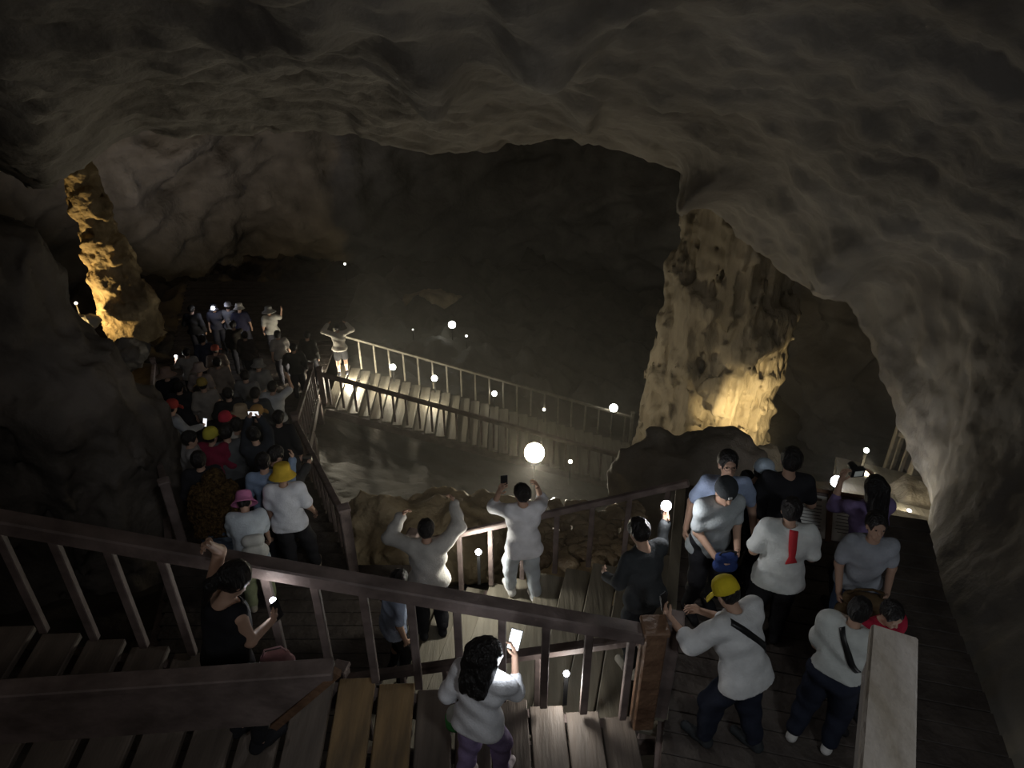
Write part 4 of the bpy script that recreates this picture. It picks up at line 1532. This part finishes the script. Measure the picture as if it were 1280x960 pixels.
p = person('young person in bright white shirt and pale trousers walking on the lower flight', on_flight2(652, 607, 1.58), 338, 1.62, True, 4, -10, (6, 20), hl=(-0.2, 0.24, 1.52), hr=(0.24, 0.18, 1.50), shirt=(0.80, 0.80, 0.84), pants=(0.55, 0.6, 0.66),
           sleeve='half', shoes=(0.8, 0.8, 0.8), fl=(-0.10, 0.16, -0.0), fr=(0.12, -0.10, 0.0), hem=0.78, loose=0.01)
phone('phone with a tiny lit dot held up by the person in bright white', p['hand'][-1] + Vector((0, 0.03, 0.04)), 10, 0, screen=False)
p = person('person in dark clothes standing at the top of the lower flight', on_flight2(800, 652, 1.60), 330, 1.66, True, 10, 0, (20, 0), hl=(-0.2, 0.3, 1.0), hr=(0.38, 0.26, 1.40), shirt=(0.05, 0.055, 0.06), pants=(0.035, 0.04, 0.045), sleeve='long', shoes=(0.5, 0.48, 0.42), fl=(-0.12, -0.05, 0), fr=(0.16, 0.1, 0))
ph = on_y(820, 660, 5.55)
phone('phone with a dazzling torch at the landing edge', p['hand'][1] + Vector((0.02, 0.03, 0.03)), 190, 0, True, 0.045, power=5)
p = person('man in pale grey shirt lifting both arms to take a picture', on_flight2(532, 652, 1.58), 352, 1.66, True, 6, -6, (8, 0), pole=(1.0, -0.2, -0.3), hl=(-0.26, 0.34, 1.56), hr=(0.34, 0.36, 1.66), shirt=(0.52, 0.50, 0.47), pants=BLK, sleeve='long', loose=0.02, hem=0.88, curl=0.9)
person('person in light blue shirt below the arm-lifting man, behind the handrail', on_flight2(498, 715, 1.48), 60, 1.55, True, 8, 0, (16, 20), shirt=(0.46, 0.54, 0.72), pants=BLK, sleeve='short', hem=0.82)

# ------- visitors on the near flight


def on_flight1(px, py, eff=None):
    def f(e, off):
        best = None
        for k in range(0, N1 + 1):
            q = on_z(px, py, RISE1 * k + e) - off
            kk = max(0, math.floor((X1 - q.x) / RUN1))
            if best is None or abs(kk - k) < best[0]:
                best = (abs(kk - k), Vector((q.x, q.y, RISE1 * k)))
        return best[1]
    return f


wl = on_flight1(290, 708, 1.55)
p = person('woman in black vest top with one arm lifted, holding a shining phone', wl, 42, 1.62, True, 10, 0, (24, -10), hl=(-0.22, 0.16, 1.70), hr=(0.04, 0.32, 1.02), shirt=(0.02, 0.02, 0.024), pants=BLK, sleeve='none', hair='tail')
phone('phone with a shining torch held by the woman in black', p['hand'][1] + Vector((0.02, 0.02, 0.01)), 60, -10, False, 0.022, power=1.3)
# pink bag
bg = thing('bag', 'small bright pink bag in front of the woman in black', 'bag', p['W'](Vector((0.22, 0.22, 0.86))), 0.3)
bb = SDF((-0.16, -0.1, -0.15), (0.16, 0.1, 0.15), 0.012)
bb.cap((-0.06, 0, -0.03), (0.06, 0, -0.03), 0.06, 0.06, 0.03).cap((-0.05, 0, 0.04), (0.05, 0, 0.04), 0.045, 0.045, 0.03)
bb.build('bag_body', cloth((0.85, 0.5, 0.55)), bg)
MB().tube([(-0.08, 0, 0.06), (-0.05, -0.02, 0.15), (0.05, -0.02, 0.15), (0.08, 0, 0.06)], 0.006, 6).build('handle', cloth((0.8, 0.5, 0.55)), bg, True)

p = person('girl in white shirt and purple trousers with thick black hair on the near flight', on_flight1(606, 806, 1.38), 28, 1.42, True, 8, 0, (10, 0), hl=(-0.22, 0.08, 0.94), hr=(0.14, 0.36, 1.34), shirt=(0.80, 0.80, 0.84), pants=(0.36, 0.28, 0.5), sleeve='half',
           shoes=(0.82, 0.74, 0.76), hair='big', fl=(-0.12, -0.08, 0), fr=(0.14, 0.14, 0), hem=0.84, loose=0.012)
phone('glowing white phone held up by the girl in white', p['hand'][1] + Vector((0.03, 0.02, 0.03)), -20, -50, True, size=(0.085, 0.14, 0.01))
bt = thing('bag', 'clear and green drink bag carried by the girl in white', 'bag', p['W'](Vector((-0.26, 0.04, 0.72))))
bb = SDF((-0.12, -0.1, -0.16), (0.12, 0.1, 0.16), 0.012)
bb.cap((0, 0, -0.07), (0, 0, 0.03), 0.07, 0.06, 0.02).cap((0, 0, 0.03), (0, 0, 0.1), 0.05, 0.015, 0.02)
bb.build('bag_body', cloth((0.55, 0.58, 0.55)), bt)
MB().lathe([(0.071, -0.09), (0.073, -0.06), (0.072, -0.02), (0.07, 0.0)], 14).build('band', cloth((0.08, 0.35, 0.1)), bt, True)
point_light('screen_glow', p['hand'][1] + Vector((-0.06, -0.2, 0.12)), 6.0, (0.9, 0.95, 1.0), 0.05)


# ------- the crowd on the long walkway
def walk_level(y):
    """top of the plank or tread under a point of the walkway"""
    if y < 7.17:
        return -1.5
    if y > 18.2:
        return -5.92
    return zf(7.35 + 0.36 * math.floor((y - 7.17) / 0.36)) - 0.005


def on_walk(px, py, eff=None):
    def f(e, off):
        t = slope_at(py)
        lo_, hi_ = 4.6, 27.0
        for _ in range(50):
            m = (lo_ + hi_) / 2
            if (CAM_Z - t * m) - (walk_level(m - off.y) + e) > 0:
                lo_ = m
            else:
                hi_ = m
        q = on_y(px, py, lo_)
        return Vector((q.x - off.x, lo_ - off.y, walk_level(lo_ - off.y)))
    return f


p = person('man in white tee, yellow bucket hat and black trousers nearest on the walkway', on_walk(351, 582, 1.66), 352, 1.68, True, 6, 0, (10, -6), hl=(-0.24, 0.08, 0.84), hr=(0.3, 0.12, 0.92), shirt=(0.70, 0.72, 0.78), pants=BLK,
           hat='bucket', hatc=(0.62, 0.43, 0.05), shoes=(0.33, 0.27, 0.22), fl=(-0.06, -0.1, 0), fr=(0.22, 0.08, 0), hem=0.84, skin=SKIN_D, loose=0.015)
p = person('person in pink bucket hat and pale shirt bending forward, green trousers', on_walk(303, 618, 1.32), 345, 1.60, True, 38, 0, (16, 0), hl=(-0.2, 0.4, 0.72), hr=(0.2, 0.42, 0.7), shirt=(0.56, 0.62, 0.68), pants=(0.30, 0.33, 0.20), sleeve='short',
           hat='bucket', hatc=(0.62, 0.22, 0.42), shoes=(0.4, 0.36, 0.3), hem=0.82, loose=0.02)
bk = thing('backpack', 'white bag slung on the back of the person in the pink hat', 'bag', p['W'](p['T']((0.08, -0.2, 1.02)) / p['s']), math.radians(15))
bb = SDF((-0.22, -0.18, -0.22), (0.22, 0.18, 0.22), 0.014)
bb.cap((-0.07, 0, -0.07), (0.07, 0, -0.07), 0.085, 0.085, 0.04).cap((-0.06, 0.02, 0.08), (0.06, 0.02, 0.08), 0.07, 0.07, 0.04)
bb.build('bag_body', cloth((0.66, 0.67, 0.64)), bk)
MB().tube([(-0.1, 0.02, 0.1), (-0.1, 0.1, 0.06), (-0.1, 0.08, -0.08)], 0.012, 6).build('strap', cloth((0.6, 0.6, 0.58)), bk, True)

person('man in blue denim shirt just ahead of the white tee man', on_walk(327, 568, 1.64), 350, 1.68, True, 4, 0, (6, 0), hl=(-0.2, 0.25, 1.0), hr=(0.3, 0.36, 1.34), shirt=(0.24, 0.32, 0.46), pants=BLK, sleeve='long')
person('person bundled in a shaggy brown fur coat and jeans on the left of the walkway', on_walk(266, 592, 1.36), 350, 1.58, True, 24, 0, (40, 0), hl=(-0.16, 0.34, 0.95), hr=(0.16, 0.34, 0.95), shirt_mat=FUR, pants=(0.10, 0.13, 0.18), sleeve='long', shoes=(0.35, 0.35, 0.35),
       hair='big', hairmat=FUR, fluff=0.05, loose=0.075, hem=0.84)


def cr(label, px, py, eff=1.62, az=None, H=1.66, **k):
    az = random.uniform(-25, 12) if az is None else az
    k.setdefault('lean', random.uniform(2, 8))
    k.setdefault('head', (random.uniform(0, 16), random.uniform(-25, 25)))
    if 'hl' not in k and random.random() < 0.5:
        k['hl'] = (-0.22, random.uniform(0.2, 0.34), random.uniform(0.95, 1.3))
    return person(label, on_walk(px, py), az, H, False, **k)


cr('person in grey jacket with a pale print, black hair, ahead of the fur coat', 281, 533, sleeve='long', shirt=(0.10, 0.105, 0.11), pants=BLK)
p = cr('person in dark navy jacket holding a lit phone overhead', 315, 536, sleeve='long', shirt=(0.03, 0.035, 0.045), hl=(-0.06, 0.30, 1.72), hr=(0.1, 0.3, 1.70))
phone('lit phone held over the dark heads in the crowd', (p['hand'][-1] + p['hand'][1]) / 2, 0, 0, True, size=(0.16, 0.08, 0.01))
cr('person in cream white top between two dark heads', 294, 524, 1.6, H=1.64, shirt=(0.62, 0.59, 0.52), sleeve='short', pants=BLK, hair='short')
cr('woman in wide beige sun hat in the middle of the crowd', 299, 508, hat='sun', hatc=(0.42, 0.33, 0.22), shirt=(0.22, 0.12, 0.06), hair='long', sleeve='long')
cr('person in tan orange cap beside the beige sun hat', 320, 508, hat='cap', hatc=(0.46, 0.28, 0.10), shirt=(0.05, 0.05, 0.055), az=20)
cr('person in bright red cap left of the beige sun hat', 280, 516, hat='cap', hatc=(0.55, 0.04, 0.07), shirt=BLK)
cr('person in yellow cap and red jacket in the nearer crowd', 262, 536, 1.60, hat='cap', hatc=(0.5, 0.45, 0.06), shirt=(0.22, 0.02, 0.05), sleeve='long')
cr('person with pale grey sleeves at the left rail behind the yellow cap', 236, 541, 1.58, shirt=(0.32, 0.31, 0.31), sleeve='long', az=60, hl=(-0.1, 0.4, 1.2))
p = cr('person in black with red cap and a white cuff at the left rail', 213, 501, 1.60, hat='cap', hatc=(0.42, 0.06, 0.05), shirt=(0.4, 0.42, 0.44), sleeve='long', az=40, hr=(0.2, 0.4, 1.1))
phone('small white-lit phone near the red cap at the left rail', p['hand'][1] + Vector((0.02, 0.0, 0.03)), -10, -30, True)
cr('person in faded pink sun hat and black jacket at the left of the crowd', 206, 461, hat='sun', hatc=(0.34, 0.24, 0.20), shirt=BLK, sleeve='long')
cr('person in greyish beige shirt under the tan yellow hat', 251, 474, hat='cap', hatc=(0.42, 0.31, 0.08), shirt=(0.30, 0.27, 0.24), sleeve='half')
cr('person in pale pink hat behind the tan yellow hat', 247, 455, hat='bucket', hatc=(0.34, 0.27, 0.25), shirt=(0.3, 0.25, 0.23))
p = cr('person in grey white shirt holding a phone light at the left', 232, 436, shirt=(0.30, 0.29, 0.29), hl=(-0.34, 0.32, 1.25))
phone('phone torch shining at the left edge of the crowd', p['hand'][-1], 180, 0, False, 0.03, power=1.5)
cr('person in orange red cap deep in the crowd', 268, 432, hat='cap', hatc=(0.42, 0.10, 0.07), shirt=(0.20, 0.16, 0.14))
cr('person in pale shirt with collar, below the orange red cap', 270, 448, 1.6, shirt=(0.26, 0.22, 0.19), sleeve='long')
cr('person in bright white shirt with one hand raised near the right rail', 340, 478, shirt=(0.5, 0.52, 0.54), hr=(0.3, 0.2, 1.75), hl=(-0.3, 0.2, 1.3))
cr('person in dim grey outfit left of the raised hand', 305, 464, shirt=(0.18, 0.18, 0.18), sleeve='long')
cr('person in grey hooded top behind the dim grey outfit', 322, 450, shirt=(0.2, 0.2, 0.2), hat='bucket', hatc=(0.2, 0.2, 0.2), sleeve='long')
cr('person with black hair and dull white shirt at the right of the crowd', 346, 414, shirt=(0.34, 0.32, 0.30), az=-30)
cr('person in pale sun hat and white shirt at the back right of the crowd', 335, 384, hat='sun', hatc=(0.42, 0.42, 0.40), shirt=(0.44, 0.43, 0.40), hr=(0.36, 0.3, 1.45))
cr('tall person in black at the back left of the crowd', 238, 382, 1.74, H=1.78, shirt=BLK, sleeve='long')
p = cr('person with a dazzling headlamp at the back of the crowd', 266, 380, 1.66, az=165, hat='cap', hatc=(0.03, 0.03, 0.03), shirt=(0.05, 0.05, 0.07), head=(0, 0))
hm = p['M4']
mbz = MB()
bm = bmesh.new()
bmesh.ops.create_uvsphere(bm, u_segments=12, v_segments=8, radius=0.055)
bm.verts.index_update()
cc = hm @ Vector((0, 0.16, 0.06))
MB().add([v_.co + cc for v_ in bm.verts], [[v_.index for v_ in f_.verts] for f_ in bm.faces]).build('headlamp', BULB_COOL, p['root'], True)
bm.free()
point_light('headlamp_light', p['W'](cc / p['s']) + Vector((0, -0.25, 0.05)), 4, (0.8, 0.85, 1.0), 0.05)
cr('person in white cap at the back beside the headlamp', 284, 378, hat='cap', hatc=(0.5, 0.5, 0.55), shirt=(0.16, 0.16, 0.18))
cr('person in white bucket hat and dark blue jacket at the back', 298, 380, hat='bucket', hatc=(0.5, 0.48, 0.46), shirt=(0.03, 0.03, 0.06))
p = cr('person in striped pale shirt and shorts with both arms up by the lit treads', 421, 405, 1.62, az=-10, shirt=(0.52, 0.49, 0.44), plen='shorts', pants=(0.03, 0.03, 0.03), pole=(1.0, -0.2, -0.2), hl=(-0.26, 0.12, 1.66), hr=(0.26, 0.10, 1.66), sleeve='long', lean=2)
cr('dark figure in a black jacket behind the orange red cap', 290, 402, shirt=(0.04, 0.035, 0.03), sleeve='long')
cr('dark figure in brown jacket in the very middle of the crowd', 305, 415, shirt=(0.06, 0.05, 0.045), sleeve='long')
cr('dark figure in blue jacket left of the orange red cap', 252, 420, shirt=(0.035, 0.04, 0.07), sleeve='long')
cr('dark figure with black hair right behind the dull white shirt', 366, 430, shirt=(0.06, 0.06, 0.055), sleeve='long')
cr('dark figure by the post where the lit treads begin', 383, 415, shirt=(0.045, 0.045, 0.04), sleeve='long')
cr('dark figure in black coat between the red cap and the grey outfit', 283, 486, shirt=BLK, sleeve='long')
cr('dark figure in black coat right of the tan orange cap', 347, 515, shirt=BLK, sleeve='long')
cr('dark figure left of the bright white shirt with raised hand', 318, 486, shirt=(0.05, 0.05, 0.06), sleeve='long')
p = cr('dark figure at the right rail holding a small camera out', 344, 560, 1.60, az=40, shirt=(0.05, 0.05, 0.05), sleeve='long', hl=(-0.05, 0.45, 1.25), hr=(0.15, 0.45, 1.25))
ct = thing('camera', 'small silver camera held at the right rail of the walkway', 'camera', (p['hand'][-1] + p['hand'][1]) / 2)
MB().box((0, 0, 0), (0.12, 0.06, 0.075), None, 0.006).build('camera_body', METAL, ct)
MB().lathe([(0.028, 0.03), (0.03, 0.07), (0.02, 0.075)], 12, Matrix.Rotation(-PI / 2, 4, 'X')).build('lens', BLACK, ct, True)
cr('dark figure in a long coat at the left rail below the pink sun hat', 222, 478, shirt=(0.03, 0.03, 0.03), sleeve='long')
cr('dark figure in black at the left rail beside the fur coat', 246, 566, 1.6, shirt=BLK, sleeve='long')


# ================================================================== INFORMATION BOARD
def board():
    c = on_y(1036, 646, 5.75)
    r = thing('information_board', 'slanted information board with two pale pages and a dark divider', 'sign', (c.x, c.y, 0.0), -math.radians(14))
    R = Matrix.Rotation(math.radians(38), 3, 'X')
    z0 = Vector((0, 0, c.z))
    MB().box(z0, (0.66, 0.50, 0.03), R, 0.004).build('backing', WOOD, r)
    for sx in (-1, 1):
        pg = MB().box(z0 + R @ Vector((0.165 * sx, -0.02, 0.022)), (0.27, 0.42, 0.012), R).build('page', PAPER, r)
        for k in range(9):
            w = (0.17 if k == 0 else random.uniform(0.16, 0.22))
            hgt = 0.022 if k == 0 else 0.007
            MB().box(z0 + R @ Vector((0.165 * sx - (0 if k == 0 else 0.01), 0.15 - (0.0 if k == 0 else 0.03) - 0.033 * k, 0.029)), (w, hgt, 0.002), R).build('text_line', INK, pg)
    MB().box(z0 + R @ Vector((0, 0, 0.03)), (0.05, 0.5, 0.03), R).build('divider', WOOD_RED, r)
    MB().box(z0 + R @ Vector((0, 0.24, 0.03)), (0.66, 0.035, 0.03), R).build('top_bar', WOOD_RED, r)
    for sx in (-0.22, 0.22):
        MB().beam((sx, 0.03, c.z - 0.02), (sx, 0.03, 0), 0.07, 0.07, up=(0, 1, 0)).build('post', WOOD, r)


board()


# ================================================================== HAZE IN THE CHAMBER
def haze():
    m = bpy.data.materials.new('damp_haze')
    m.use_nodes = True
    nt = m.node_tree
    nt.nodes.clear()
    o_ = nt.nodes.new('ShaderNodeOutputMaterial')
    v = nt.nodes.new('ShaderNodeVolumeScatter')
    v.inputs['Color'].default_value = (1, 0.97, 0.9, 1)
    v.inputs['Density'].default_value = 0.014
    v.inputs['Anisotropy'].default_value = 0.3
    nt.links.new(v.outputs[0], o_.inputs['Volume'])
    o = MB().box((1.2, 14.2, -5.0), (11.5, 15.0, 11.0)).build('haze', m)
    tag(o, 'thin damp haze hanging in the chamber round the floodlight', 'haze', kind='stuff')


haze()
